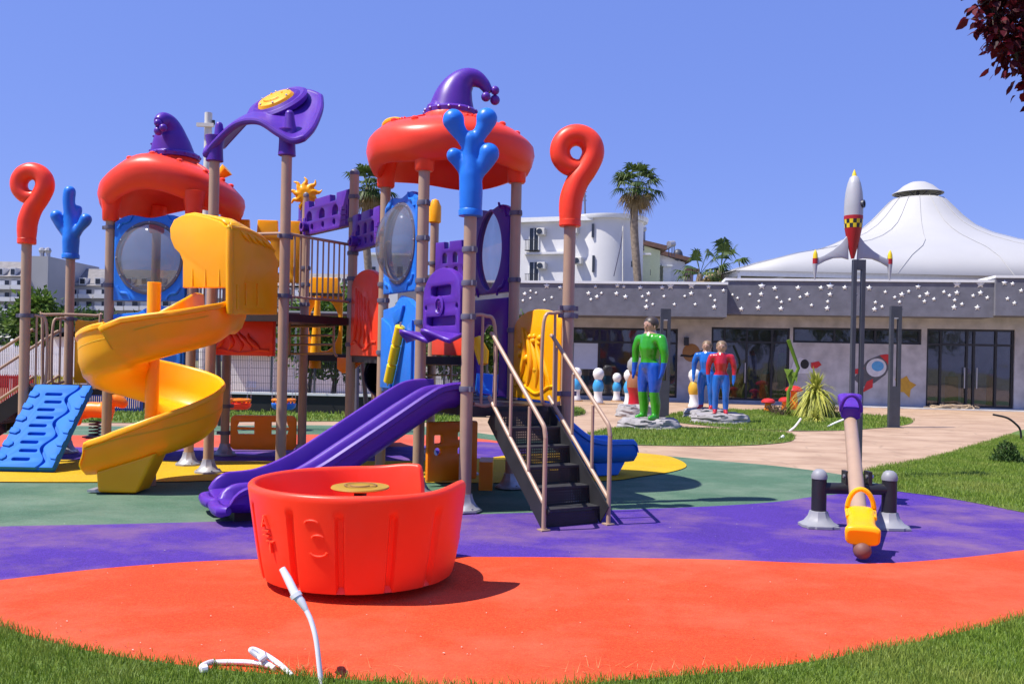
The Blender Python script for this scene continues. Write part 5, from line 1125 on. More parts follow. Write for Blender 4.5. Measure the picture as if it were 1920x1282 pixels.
# spiral
def trough2(hl, wl, hr, wr, r=.05):
    ins = [(-hl, wl), (-hl * .99, wl * .45), (-hl * .86, wl * .14), (-hl * .55, .015), (0, -.005), (hr * .35, .0), (hr * .72, min(.03, wr)), (hr * .97, wr * .5), (hr, wr)]
    rr = lambda h, w_: [(h + .010, w_ + .025), (h + r * .6, w_ + .032), (h + r, w_ + .015), (h + r, w_ - .025), (h + .03, w_ - .038)]
    out = [(hr + .03, min(wr * .4, wr - .05)), (hr * .75, -.045), (0, -.06), (-hl * .6, -.05), (-hl * .92, wl * .06), (-hl - .028, wl * .4)]
    return ins + rr(hr, wr) + out + [(-x, z) for x, z in rr(hl, wl)[::-1]]
sstep = lambda a, b, t: (lambda q: q * q * (3 - 2 * q))(min(1, max(0, (t - a) / (b - a))))
def spiral_prof(t):
    g = sstep(.22, .34, t) * (1 - sstep(.84, .93, t)); k = 1 - .28 * sstep(.72, .93, t); e = 1 if t < .955 else max(.3, 1 - ((t - .955) / .045) ** 3 * .7)
    return trough2(.25, (.40 + .06 * g) * k * e, .235 + .20 * g, max(.035, .40 * (1 - g) * k * e))
sc = V((-4.17, 10.22, 0)); rs = .50; path = []
y0 = sc.y - rs; L3 = .44
lead = catmull([V((-3.52, 10.70, 0)), V((-3.52, 10.35, 0)), V((-3.58, 10.02, 0)), V((-3.80, 9.79, 0)), V((sc.x, y0, 0))], 8)
L1 = sum((lead[i + 1] - lead[i]).length for i in range(len(lead) - 1))
Lt = L1 + 2 * pi * rs + L3; z0s, z1s = 1.87, .23
def zs(s): t = s / Lt; return z0s + (z1s - z0s) * t + .015 * sin(pi * t)
acc = 0
for i in range(len(lead) - 1): path.append(V((lead[i].x, lead[i].y, zs(max(acc - .1, .1))))); acc += (lead[i + 1] - lead[i]).length
N2 = 64
for i in range(N2 + 1): a = -pi / 2 - 2 * pi * i / N2; path.append(V((sc.x + rs * cos(a), sc.y + rs * sin(a), zs(L1 + 2 * pi * rs * i / N2))))
for i in range(1, 11): s = L3 * i / 10; path.append(V((sc.x - s, y0, max(.255, zs(L1 + 2 * pi * rs + s)))))
sp = MB().sweep2(path, spiral_prof).obj('spiral_slide', M['yel'], PS, 50); lab(sp, 'orange-yellow spiral slide with one full turn around a pole')
g = []
for (i0, i1) in ((18, 46), (34, 56), (78, 106)):
    MB().tube([path[i] + ((path[min(i + 1, len(path) - 1)] - path[max(0, i - 1)]).normalized().cross(UP)) * -.288 + UP * (.31 if i < 60 else .25) for i in range(i0, min(i1, len(path) - 1))], .013, 8).obj('rib', M['yel'], sp)
MB().tube([(sc.x, sc.y, .0), (sc.x, sc.y, .75)], RP, 18).obj('centre_post', M['post'], sp); MB().tube([(sc.x, sc.y, .74), (sc.x, sc.y, 2.36)], RP + .012, 18).obj('centre_column', M['yel'], sp)
# exit leg
ex = path[-1]
mb = MB(); x0, x1 = ex.x + .15, ex.x + .70
mb.add([(x0, y0 - .19, 0.02), (x0 + .42, y0 - .19, 0.02), (x0 + .62, y0 - .19, .46), (x0 - .02, y0 - .19, .25), (x0, y0 + .19, 0.02), (x0 + .42, y0 + .19, 0.02), (x0 + .62, y0 + .19, .46), (x0 - .02, y0 + .19, .25)], [(0, 1, 2, 3), (5, 4, 7, 6), (1, 5, 6, 2), (4, 0, 3, 7), (3, 2, 6, 7), (0, 4, 5, 1)])
bevel(mb.obj('exit_leg', M['yel'], sp, 0), .03, 3); MB().box((x0 - .02, y0 - .05, .03), (.22, .2, .025)).obj('anchor_plate', M['alu'], sp, 0)
# hood over the spiral's start
K = V((-3.22, 9.98, 0)); Mq = V((-3.92, 10.42, 0)); Fq = V((-2.93, 10.86, 0)); Dq = V((-3.78, 11.15, 0))
hp = [onp2(x, y, Mq, K) for x, y in ((346, 540), (430, 540), (431, 428), (415, 415), (390, 407), (365, 402), (345, 404), (330, 412), (322, 428), (323, 448), (330, 466), (340, 476), (346, 490))]
hd = (K - Mq).normalized()
ho = panel('slide_hood', [hp], .07, M['yel'], PS, Mq, hd, bev=.025); lab(ho, 'yellow hood over the start of the spiral slide')
hp = [onp2(x, y, K, Fq) for x, y in ((430, 590), (517, 590), (519, 492), (510, 470), (497, 452), (480, 440), (455, 430), (430, 426))]
kd = (Fq - K).normalized()
sl = [[onp2(x - .9, 532, K, Fq), onp2(x + .9, 532, K, Fq), onp2(x + .9, 572, K, Fq), onp2(x - .9, 572, K, Fq)] for x in (457, 479)]
panel('hood_side', [hp] + sl, .06, M['yel'], ho, K, kd, bev=.02)
# roof of the hood joins both faces
tl = [onplane(x, y, Mq, K) for x, y in ((431, 428), (415, 415), (390, 407), (365, 402), (346, 405))]; trr = [onplane(x, y, K, Fq) for x, y in ((430, 427), (455, 431), (480, 441), (497, 453), (512, 472))]
rows = [[tl[i].lerp(trr[i], j / 8) + UP * (.05 * sin(pi * j / 8)) for j in range(9)] for i in range(5)]
rf = MB().grid(rows).obj('hood_roof', M['yel'], ho, 60); s_ = rf.modifiers.new('s', 'SOLIDIFY'); s_.thickness = .05; s_.offset = 0
MB().tube([tl[0]] + [onplane(430.5, y, K, Fq) for y in (450, 490, 540, 588)], .042, 12).ball(tl[0], .045, 10).obj('hood_corner', M['yel'], ho)
MB().tube(catmull(trr, 5), .035, 10).obj('hood_edge', M['yel'], ho)
for x in (366, 390, 416):
    a, b = onplane(x, 505, Mq, K), onplane(x, 538, Mq, K); nn = V((hd.y, -hd.x, 0)); MB().tube([a + nn * .035, b + nn * .04], [.006, .018], 8).obj('groove_rib', M['yel'], ho)
for k_2 in range(4):
    a, b, c = onplane(446 + k_2 * 14, 432 + k_2 * 6, K, Fq), onplane(455 + k_2 * 14, 444 + k_2 * 5, K, Fq), onplane(466 + k_2 * 14, 456 + k_2 * 4, K, Fq); nn = V((kd.y, -kd.x, 0)); MB().tube(catmull([a + nn * .03, b + nn * .04, c + nn * .028], 4), lerpn([.006, .018, .004], 9), 8).obj('crease', M['yel'], ho)
MB().tube([onplane(441, 533, K, Fq) + V((kd.y, -kd.x, 0)) * .03, onplane(441, 580, K, Fq) + V((kd.y, -kd.x, 0)) * .03], .022, 8).obj('groove_rib', M['yel'], ho)
# double purple slide
md = (pF + pO) / 2; dd = -e2
def along(base, d, seq, k=6): return catmull([base + d * a + UP * z for a, z in seq], k)
ps = along(md, dd, [(-.12, 1.08), (.12, 1.07), (.28, 1.0), (.6, .80), (1.0, .55), (1.4, .31), (1.75, .17), (2.05, .135), (2.3, .15)])
dsl = MB().sweep2(ps, lambda t: [(x, z if z < .05 else .05 + (z - .05) * (1 if t < .88 else max(.1, 1 - ((t - .88) / .12) ** 2.5 * .9))) for x, z in trough(.47, .20, .03, True)], lat=dd.cross(UP)).obj('double_slide', M['pur'], PS, 50); lab(dsl, 'purple double slide with two lanes')
le = ps[-1]; lx = dd.cross(UP)
for s_ in (-.245, .245):
    MB().tube([le + lx * (s_ - .24), le + lx * (s_ - .18) + dd * .05 - UP * .01, le + lx * s_ + dd * .06 - UP * .02, le + lx * (s_ + .18) + dd * .05 - UP * .01, le + lx * (s_ + .24)], [.04, .055, .055, .055, .04], 12).obj('lip', M['pur'], dsl)
MB().box(md + dd * 2.05 + UP * .05, (.3, .5, .1), Matrix.Rotation(atan2(dd.y, dd.x), 3, 'Z')).obj('slide_foot', M['steelblack'], dsl, 0)
# blue single slide
mbk = (pR + pB) / 2
bs = along(mbk, e2, [(-.05, 1.09), (.2, 1.06), (.45, .90), (.85, .58), (1.2, .34), (1.5, .25), (1.85, .235), (2.12, .235)])
bsl = MB().sweep2(bs, lambda t: [(x, z if z < .05 else .05 + (z - .05) * (1 if t < .93 else max(.3, 1 - ((t - .93) / .07) ** 3 * .7))) for x, z in trough(.27, .24)], lat=e2.cross(UP)).obj('single_slide', M['blu'], PS, 50); lab(bsl, 'blue single slide running out beside the stairs')
bx = e2.cross(UP); q = mbk + e2 * 1.75
mb = MB()
for (f0, f1, z) in ((-.22, .16, .02), (-.30, .30, .25)): pass
P8 = [q + e2 * a + bx * s_ + UP * z for z, aa in ((.02, (-.2, .14)), (.20, (-.26, .26))) for a in aa for s_ in (-.2, .2)]
mb.add(P8, [(0, 1, 3, 2), (4, 6, 7, 5), (0, 2, 6, 4), (1, 5, 7, 3), (0, 4, 5, 1), (2, 3, 7, 6)]); bevel(mb.obj('exit_leg', M['blu'], bsl, 0), .02)

# ---------------- stairs with perforated risers
def perfmat():
    m, n, b = newmat('perforated_black_steel'); N = n.nodes.new; L = n.links.new; b.inputs['Base Color'].default_value = (.02, .02, .023, 1); b.inputs['Roughness'].default_value = .5
    tc = N('ShaderNodeTexCoord'); vo = N('ShaderNodeVectorMath'); vo.operation = 'DOT_PRODUCT'; L(tc.outputs['Object'], vo.inputs[0]); vo.inputs[1].default_value = tuple(e2)
    vn = N('ShaderNodeVectorMath'); vn.operation = 'DOT_PRODUCT'; L(tc.outputs['Object'], vn.inputs[0]); vn.inputs[1].default_value = (0, 0, 1)
    def cell(i, s):
        a = N('ShaderNodeMath'); a.operation = 'MULTIPLY'; L(i, a.inputs[0]); a.inputs[1].default_value = s
        f = N('ShaderNodeMath'); f.operation = 'FRACT'; L(a.outputs[0], f.inputs[0]); g = N('ShaderNodeMath'); g.operation = 'SUBTRACT'; L(f.outputs[0], g.inputs[0]); g.inputs[1].default_value = .5
        h = N('ShaderNodeMath'); h.operation = 'POWER'; L(g.outputs[0], h.inputs[0]); h.inputs[1].default_value = 2; return h.outputs[0]
    ad = N('ShaderNodeMath'); ad.operation = 'ADD'; L(cell(vo.outputs['Value'], 38), ad.inputs[0]); L(cell(vn.outputs['Value'], 38), ad.inputs[1])
    lt = N('ShaderNodeMath'); lt.operation = 'GREATER_THAN'; L(ad.outputs[0], lt.inputs[0]); lt.inputs[1].default_value = .03; L(lt.outputs[0], b.inputs['Alpha'])
    return m
M['perf'] = perfmat()
M['tread'] = mat('dark_tread', (.03, .03, .033), .55, var=.3, scale=20, dirt=.3, dcol=(.10, .09, .085), dscale=9)
def stair(base, d, z1, run, hw, n=6, label=None):
    d = d.normalized(); s_ = d.cross(UP); R_ = Matrix((s_, d, UP)).transposed(); rise = z1 / n; st = None
    root = MB().bar(base + s_ * hw + UP * (z1 - .06), base + d * run + s_ * hw + UP * .10, .012, .22).obj('stairs', M['steelblack'], PS, 0)
    if label: lab(root, label)
    MB().bar(base - s_ * hw + UP * (z1 - .06), base + d * run - s_ * hw + UP * .10, .012, .22).obj('stringer', M['steelblack'], root, 0)
    for k in range(1, n):
        zt = z1 - rise * k; dk = run * (k / (n - .0)) ; tr = run / n
        MB().box(base + d * (dk - tr * .5 + .5 * tr) + UP * (zt - .012), (hw * 2 - .016, tr + .03, .024), R_).obj('tread', M['tread'], root, 0)
        MB().box(base + d * (dk + tr * .5 - tr) + UP * (zt + rise / 2 - .012), (hw * 2 - .02, .004, rise - .026), R_).obj('riser', M['perf'], root, 0)
    MB().box(base + d * (run * (n - 1) / n + run / n * .5) + UP * (rise / 2 - .014), (hw * 2 - .02, .004, rise - .03), R_).obj('riser', M['perf'], root, 0)
    for sg in (1, -1):
        o_ = base + s_ * sg * (hw + .03); f = lambda a, z: o_ + d * a + UP * z
        sl_ = -z1 / run * .86
        rl = MB().tube(catmull([f(.02, 1.82), f(.06, 1.80)], 2) + [f(run * .98, 1.80 + sl_ * run * .92)] + catmull([f(run * 1.0, 1.80 + sl_ * run * .95), f(run * 1.02, .85), f(run * 1.02, .78), f(run * 1.02, .02)], 3), .021, 10).obj('handrail', M['post'], root)
        MB().tube([f(.0, 1.17), f(run * 1.01, .26)], .021, 10).obj('low_rail', M['post'], rl)
        for a in (.12, .42, .75): MB().tube([f(run * a, 1.17 - .9 * a), f(run * a, 1.80 + sl_ * run * a)], .016, 8).obj('baluster', M['post'], rl)
        MB().box(f(run * 1.02, .016), (.09, .09, .012), R_).obj('base_plate', M['post'], rl, 0)
stair((pO + pT) / 2 + e1 * .03, e1, 1.05, 1.1, .33, 6, 'black metal stairs with perforated risers and tan handrails')
stair((pA + pBB) / 2, V((-1, -.06, 0)), 1.03, 1.25, .36, 6, 'black metal side stairs with tan handrails at the far end')
# ---------------- blue climbing ramp
tl_, tr_ = V((-6.46, 12.0, 1.02)), V((-5.70, 12.0, 1.02)); bl_ = V((-6.46, 11.02, .03))
ux = (tr_ - tl_).normalized(); uy = (tl_ - bl_); Lr = uy.length; uy.normalize(); wr = (tr_ - tl_).length; un = ux.cross(uy)
base_o = panel('climbing_ramp', [rrect(0, 0, wr, Lr, .03)], .05, M['blr'], PS, bl_, ux, uy, bev=.006); lab(base_o, 'bright blue climbing ramp with hand slots and a wavy groove')
holes = []
for k in range(9):
    y_ = .10 + k * (Lr - .16) / 9; x_ = .20 if k % 2 == 0 else .24; holes.append(rrect(x_, y_, x_ + .23, y_ + .05, .022, 3))
wv = lambda y, o: wr * .74 + .055 * sin(y * 15) + o
ys = [.03 + (Lr - .06) * j / 50 for j in range(51)]
left_ = [(wv(y, -.02), y) for y in ys]; right_ = [(wv(y, .025), y) for y in ys]
panel('grip_layer', [[(0, 0), (wv(0, -.02), 0)] + left_ + [(wv(Lr, -.02), Lr), (0, Lr)]] + holes, .05, M['blr'], base_o, bl_ + un * .05, ux, uy, bev=.006)
panel('grip_layer', [[(wr, 0), (wr, Lr), (wv(Lr, .025), Lr)] + right_[::-1] + [(wv(0, .025), 0)]], .05, M['blr'], base_o, bl_ + un * .05, ux, uy, bev=.006)
for k in range(6):
    y_ = .12 + k * .21; panel('scale', [[(.0, y_), (.09, y_ - .02), (.13, y_ + .02), (.12, y_ + .06), (.05, y_ + .09), (0, y_ + .08)]], .025, M['blr'], base_o, bl_ + un * .085, ux, uy, bev=.008)
    panel('scale', [[(wr, y_), (wr - .07, y_ + .01), (wr - .10, y_ + .05), (wr - .06, y_ + .07), (wr, y_ + .09)]], .02, M['blr'], base_o, bl_ + un * .083, ux, uy, bev=.006)
# ============================================================ red spinning tub
bc = V((-1.045, 6.18, 0))
tub = thing('spinner_tub', 'red plastic spinning tub with a round yellow table inside', 'spinner', bc)
def hrim(a):
    # a: angle round the tub; entrance low towards the right and away from the camera
    d = abs(((a - radians(25) + pi) % (2 * pi)) - pi); t = min(1, max(0, (d - radians(28)) / radians(9))); t = t * t * (3 - 2 * t)
    return .24 + (.365 + .035 * exp(-((d - .72) / .3) ** 2)) * t
NA, NZ = 288, 26; Rb, Rt, zb = .655, .765, .075
gro = [radians(x) for x in (-150, -116, -90, -64, -38, -175, 155, 130, 105, 75)]
def wallpt(a, t, inner):
    z = zb + (hrim(a)) * t; f = (z - zb) / .65; r = Rb + (Rt - Rb) * (max(f, 0) ** .8)
    if inner: return V((bc.x + (r - .055) * cos(a), bc.y + (r - .055) * sin(a), z))
    for g in gro:
        d = abs(((a - g + pi) % (2 * pi)) - pi); w_ = .023
        if d < w_ * 1.6 and f < .80: r -= .032 * min(1, max(0, (w_ * 1.6 - d) / (w_ * .35))) * min(1, max(0, (.80 - f) / .05))
    return V((bc.x + r * cos(a), bc.y + r * sin(a), z))
rows = []
angs = [2 * pi * k / NA for k in range(NA)]
for i in range(NZ + 1): rows.append([wallpt(a, i / NZ, False) for a in angs])
for k in range(1, 6):
    t = pi * k / 6; rows.append([(wallpt(a, 1, False).lerp(wallpt(a, 1, True), (1 - cos(t)) / 2) + UP * .028 * sin(t)) for a in angs])
for i in range(NZ, 3, -2): rows.append([wallpt(a, i / NZ, True) for a in angs])
tb = MB().grid(rows, True).obj('tub_wall', M['red'], tub, 50)
MB().lathe([(.0, .16), (Rb - .05, .16), (Rb - .02, .12), (Rb, zb + .002), (.3, .06), (0, .06)], bc, 48).obj('tub_floor', M['red'], tub)
MB().lathe([(.0, .0), (.17, .0), (.17, .025), (.06, .03), (.06, .09), (0, .09)], bc, 24).obj('spindle', M['steelblack'], tub)
tt = MB().lathe([(0, .66), (.17, .662), (.20, .66), (.205, .65), (.19, .64), (.0, .64)], bc, 40).obj('table_disc', mat('ochre_disc', (.42, .25, .02), .5, var=.12), tub)
MB().tube([bc + UP * .15, bc + UP * .63], .045, 16).obj('table_post', M['steelblack'], tub); MB().lathe([(.115, .668), (.115, .672), (.105, .672), (.105, .668)], bc, 32, cap=False).obj('disc_mark', M['mu_brn'], tt)
MB().tube([bc + V((.07 * cos(t), .07 * sin(t), .668)) for t in [pi * 1.1 + pi * .8 * k / 8 for k in range(9)]], .005, 6).obj('disc_mark', M['mu_brn'], tt)
def tubtext(body, ang_, z, size):
    a = radians(ang_); n = V((cos(a), sin(a), -.12)).normalized(); f = (z - zb) / .65; r = Rb + (Rt - Rb) * f ** .8; p = V((bc.x + r * cos(a), bc.y + r * sin(a), z)); ux_ = V((-sin(a), cos(a), 0)); uy_ = n.cross(ux_); text('embossed_letter', body, size, .03, M['red'], tb, p + n * .004, ux_, uy_)
tubtext('A', -134, .50, .12); tubtext('=', -134, .42, .14); tubtext('T', -131, .34, .12)
for (ang_, zs_, r_) in ((-104, .56, .03), (-101, .47, .025), (-101, .38, .04)):
    pts = []
    for k in range(9):
        t = -pi * .9 + pi * .9 * k / 8 if r_ > .03 else pi * .1 + pi * .9 * k / 8
        a = radians(ang_) + r_ / .7 * cos(t) * 1.4; z = zs_ - .03 + r_ * .7 * sin(t); f = (z - zb) / .65; r = Rb + (Rt - Rb) * f ** .8 + .002; pts.append(V((bc.x + r * cos(a), bc.y + r * sin(a), z)))
    MB().tube(pts, .008, 6).obj('embossed_curl', M['red'], tb)

# ============================================================ seesaw
M['pgrey'] = mat('pale_grey_cast', (.27, .275, .30), .5, var=.1)
sw = thing('seesaw', 'seesaw with tan beam, purple raised seat and yellow lowered seat', 'seesaw', (3.36, 8.55, 0))
n0, f0 = V((2.82, 7.0, .085)), V((3.96, 10.3, 1.07)); bd = (f0 - n0).normalized(); bs_ = bd.cross(UP).normalized(); bu = bs_.cross(bd)
sg = lambda t: n0.lerp(f0, t)
MB().tube([n0 + bd * .02, n0 + bd * .06, f0], [.06, .07, .07], 20).obj('beam', M['post'], sw); MB().ball(n0 + bd * .05, .072, 14).obj('rubber_end', mat('brown_rubber', (.16, .07, .06), .6), sw)
mid = V((3.34, 8.52, 0)); pr_ = V((.34, .0, 0)); 
for s_ in (-1, 1):
    p = mid + pr_ * s_; o = MB().tube([p, p + UP * .49], .07, 20).obj('leg', M['black'], sw)
    MB().lathe([(.074, .47), (.076, .50), (.06, .54), (.034, .56), (0, .565)], p, 20).obj('dome_cap', M['pgrey'], o)
    mb = MB(); mb.lathe([(.0, .01), (.19, .012), (.19, .035), (.14, .06), (.10, .11), (.085, .16), (.055, .165)], p, 8, Matrix.Rotation(.39, 3, 'Z')); mb.box(p + V((0, -.1, .022)), (.3, .12, .02)); mb.obj('foot', M['pgrey'], o, 30)
MB().tube([mid - pr_ + UP * .38, mid + pr_ + UP * .38], .055, 16).obj('crossbar', M['black'], sw)
for s_ in (-.11, .11):
    MB().box(mid + V((s_ + .03, .02, .45)), (.035, .12, .20)).obj('bracket', M['black'], sw, 0); MB().tube([mid + V((s_ + .0, 0, .50)), mid + V((s_ + .07, 0, .50))], .018, 8).obj('bolt', M['bolt'], sw)
def seat(c, f, mt, name):
    """c: point on the beam, f: direction from the handle to the back of the seat"""
    sec = [(-.02, .10, .00), (.06, .115, .015), (.16, .11, .0), (.26, .105, -.005), (.36, .125, .01), (.42, .135, .03), (.45, .13, .01)]
    rows = []
    for (a, hw, dz) in sec:
        row = []
        for k in range(24):
            t = 2 * pi * k / 24; x = hw * (abs(cos(t)) ** .55) * (1 if cos(t) >= 0 else -1); z = .065 * (abs(sin(t)) ** .55) * (1 if sin(t) >= 0 else -1)
            row.append(c + f * a + bs_ * x + bu * (.115 + dz + z - (.02 if z < 0 else 0)))
        rows.append(row)
    mb = MB().grid(rows, True); b0 = 0; mb.f.append(tuple(range(23, -1, -1))); mb.f.append(tuple((len(sec) - 1) * 24 + k for k in range(24)))
    o = mb.obj(name, mt, sw, 50); bevel(o, .015, 2, 50)
    hp_ = [c - f * .01 + bs_ * (.105 * cos(t)) + bu * (.14 + .185 * sin(t)) - f * .02 * sin(t) for t in [pi * k / 16 for k in range(17)]]; MB().tube([c + f * .16 + bs_ * .10 + bu * .15] + hp_ + [c + f * .16 - bs_ * .10 + bu * .15], .021, 10).obj('handle', mt, o)
    return o
lab(seat(sg(.135), -bd, M['yel'], 'seat'), 'yellow seat with loop handle'); lab(seat(sg(.86), bd, M['pur'], 'seat'), 'purple seat with loop handle')

# ============================================================ rocket on twin posts and lamp posts
rb = G(1602, 897); rY = rb.y
rkt = thing('rocket_sculpture', 'grey and red toy rocket sculpture on twin dark posts', 'sculpture', rb)
zT = A(1602, 487, rY).z
for x in (-.06, .06): MB().box(rb + V((x, 0, zT / 2)), (.05, .07, zT)).obj('post', M['slate'], rkt, 0)
MB().box(rb + V((0, 0, zT - .07)), (.069, .066, .14)).obj('post_head', M['slate'], rkt, 0); MB().box(rb + V((0, 0, .2)), (.069, .066, .4)).obj('post_base', M['slate'], rkt, 0)
k_ = rY / FPX; cz = lambda y: A(1600, y, rY).z; cx_ = A(1600, 420, rY).x; rc = V((cx_, rY, 0))
M['rgrey'] = mat('rocket_grey', (.42, .43, .45), .4, var=.05); M['rred'] = mat('rocket_red', (.38, .012, .015), .4, var=.06); M['ryel'] = mat('rocket_yellow', (.75, .55, .01), .4); 
def checks():
    m, n, b = newmat('checker_band'); ch = n.nodes.new('ShaderNodeTexChecker'); ch.inputs['Scale'].default_value = 1.0; ch.inputs[1].default_value = (.75, .55, .01, 1); ch.inputs[2].default_value = (.02, .02, .02, 1)
    tc = n.nodes.new('ShaderNodeTexCoord'); sp_ = n.nodes.new('ShaderNodeSeparateXYZ'); n.links.new(tc.outputs['Object'], sp_.inputs[0]); at = n.nodes.new('ShaderNodeMath'); at.operation = 'ARCTAN2'
    off = rc - rb; sx = n.nodes.new('ShaderNodeMath'); sx.operation = 'SUBTRACT'; n.links.new(sp_.outputs[0], sx.inputs[0]); sx.inputs[1].default_value = off.x; sy = n.nodes.new('ShaderNodeMath'); sy.operation = 'SUBTRACT'; n.links.new(sp_.outputs[1], sy.inputs[0]); sy.inputs[1].default_value = off.y
    n.links.new(sy.outputs[0], at.inputs[0]); n.links.new(sx.outputs[0], at.inputs[1]); mu = n.nodes.new('ShaderNodeMath'); mu.operation = 'MULTIPLY'; n.links.new(at.outputs[0], mu.inputs[0]); mu.inputs[1].default_value = 16 / (2 * pi)
    mz = n.nodes.new('ShaderNodeMath'); mz.operation = 'MULTIPLY_ADD'; n.links.new(sp_.outputs[2], mz.inputs[0]); h_ = cz(412) - cz(428); mz.inputs[1].default_value = 2 / h_; mz.inputs[2].default_value = -cz(428) * 2 / h_ + .001
    cb = n.nodes.new('ShaderNodeCombineXYZ'); n.links.new(mu.outputs[0], cb.inputs[0]); n.links.new(mz.outputs[0], cb.inputs[1]); cb.inputs[2].default_value = .5; n.links.new(cb.outputs[0], ch.inputs[0]); n.links.new(ch.outputs[0], b.inputs['Base Color']); b.inputs['Roughness'].default_value = .4; return m
def seg(name, mt, prof, par): return MB().lathe([(r * k_, cz(y)) for r, y in prof], rc, 32).obj(name, mt, par, 50)
body = seg('rocket_body', M['rgrey'], [(16.8, 405.5), (17, 390), (16.5, 375), (15, 360), (12, 345), (8, 333), (4.6, 330.5)], rkt)
seg('nose_cone', M['ryel'], [(4.8, 331), (2.5, 323), (0, 317)], body); seg('red_stage', M['rred'], [(3, 485), (8, 465), (12.5, 445), (15.5, 428)], body); seg('checker_band', checks(), [(15.6, 428), (16.9, 412)], body); seg('red_band', M['rred'], [(17, 412), (17, 405)], body)
MB().lathe([(.055, 0), (.055, .03), (.035, .03), (.035, .0)], rc + V((.085, -.075, cz(384))), 20, Matrix.Rotation(.85, 3, 'Z') @ Matrix.Rotation(pi / 2, 3, 'X')).obj('porthole', M['slate'], body)
for s_ in (-1, 1):
    X = lambda px: cx_ + s_ * px * k_
    fin = [(10, 440), (22, 456), (38, 470), (54, 480), (68, 486), (68, 500), (52, 491), (36, 485), (20, 484), (8, 487)]
    lp = [((px * k_), cz(y)) for px, y in fin]; o = panel('wing', [lp], .04, M['rgrey'], rkt, V((cx_, rY, 0)), V((s_, 0, 0)), bev=.01)
    pc = V((X(70), rY, 0)); y_ = (0 if s_ < 0 else -2)
    for nm, mt, pf in (('booster', M['rgrey'], [(1, 524), (3, 510), (4.6, 494)]), ('booster_band', M['rred'], [(4.7, 494), (4.7, 484)]), ('booster_tip', M['ryel'], [(4.6, 484), (4, 476), (2, 470), (0, 467)])): MB().lathe([(r * k_, cz(y + 2 + y_)) for r, y in pf], pc, 16).obj(nm, mt, o, 50)
def lamp_post(px, pyb, pyt, label, w=.22):
    b = G(px, pyb); zt_ = A(px, pyt, b.y).z; t = thing('lamp_post', label, 'lamp post', b, 'dark slotted lamp posts'); 
    for s_ in (-1, 1): MB().box(b + V((s_ * w * .36, 0, zt_ / 2 + .012)), (w * .28, .12, zt_ - .02)).obj('upright', M['slate'], t, 0)
    MB().box(b + V((0, 0, zt_ - .14)), (w * .438, .115, .28)).obj('lamp_head', M['slate'], t, 0); MB().box(b + V((0, 0, zt_ * .17)), (w * .438, .115, zt_ * .34)).obj('base_infill', M['slate'], t, 0); MB().box(b + V((0, 0, zt_ - .30)), (w * .40, .09, .03)).obj('diffuser', M['white'], t, 0); MB().box(b + V((0, 0, .012)), (w * 1.5, .28, .012)).obj('base_plate', M['slate'], t, 0)
lamp_post(1675, 801, 574, 'dark slotted lamp post at the edge of the lawn by the star mural', .27); lamp_post(1244, 783, 579, 'dark slotted lamp post behind the green statue', .27)

# ============================================================ statues: plain stand-ins at the size and in the colours of the originals
def bands(name, stops):
    m, n, b = newmat(name); tc = n.nodes.new('ShaderNodeTexCoord'); sp_ = n.nodes.new('ShaderNodeSeparateXYZ'); n.links.new(tc.outputs['Object'], sp_.inputs[0]); mr = n.nodes.new('ShaderNodeMapRange'); zmax = 3.0; mr.inputs[2].default_value = zmax; n.links.new(sp_.outputs[2], mr.inputs[0]); cr = n.nodes.new('ShaderNodeValToRGB'); cr.color_ramp.interpolation = 'CONSTANT'; n.links.new(mr.outputs[0], cr.inputs[0])
    e = cr.color_ramp.elements; e[0].position = 0; e[0].color = (*stops[0][1], 1); e.remove(e[1])
    for z, c in stops[1:]: k = e.new(z / zmax); k.color = (*c, 1)
    n.links.new(cr.outputs[0], b.inputs['Base Color']); b.inputs['Roughness'].default_value = .25; b.inputs['Coat Weight'].default_value = .4; return m
M['rock'] = mat('painted_rock', (.33, .31, .31), .8, var=.5, scale=5, bump=.8, bscale=12, dirt=.6, dcol=(.06, .055, .055), dscale=5, det=8)
def rock(p, rx, ry, h, par):
    rows = []; n = 48
    for i in range(9):
        t = i / 8; rr = (1.0, 1.02, 1.0, .97, .98, .93, .90, .82, 0.0)[i]; z = h * (0, .1, .28, .45, .6, .78, .93, 1.0, 1.0)[i]
        rows.append([p + V((rx * rr * cos(2 * pi * k / n) * (1 + .16 * noise.noise(V((cos(2 * pi * k / n) * 3, sin(2 * pi * k / n) * 2, t * 5 + p.x)))), ry * rr * sin(2 * pi * k / n) * (1 + .16 * noise.noise(V((cos(2 * pi * k / n) * 3 + 9, sin(2 * pi * k / n) * 2, t * 5)))), z + .07 * t * noise.noise(V((k * .45, t * 3, p.x))))) for k in range(n)])
    return MB().grid(rows, True).obj('rock_base', M['rock'], par, 30)
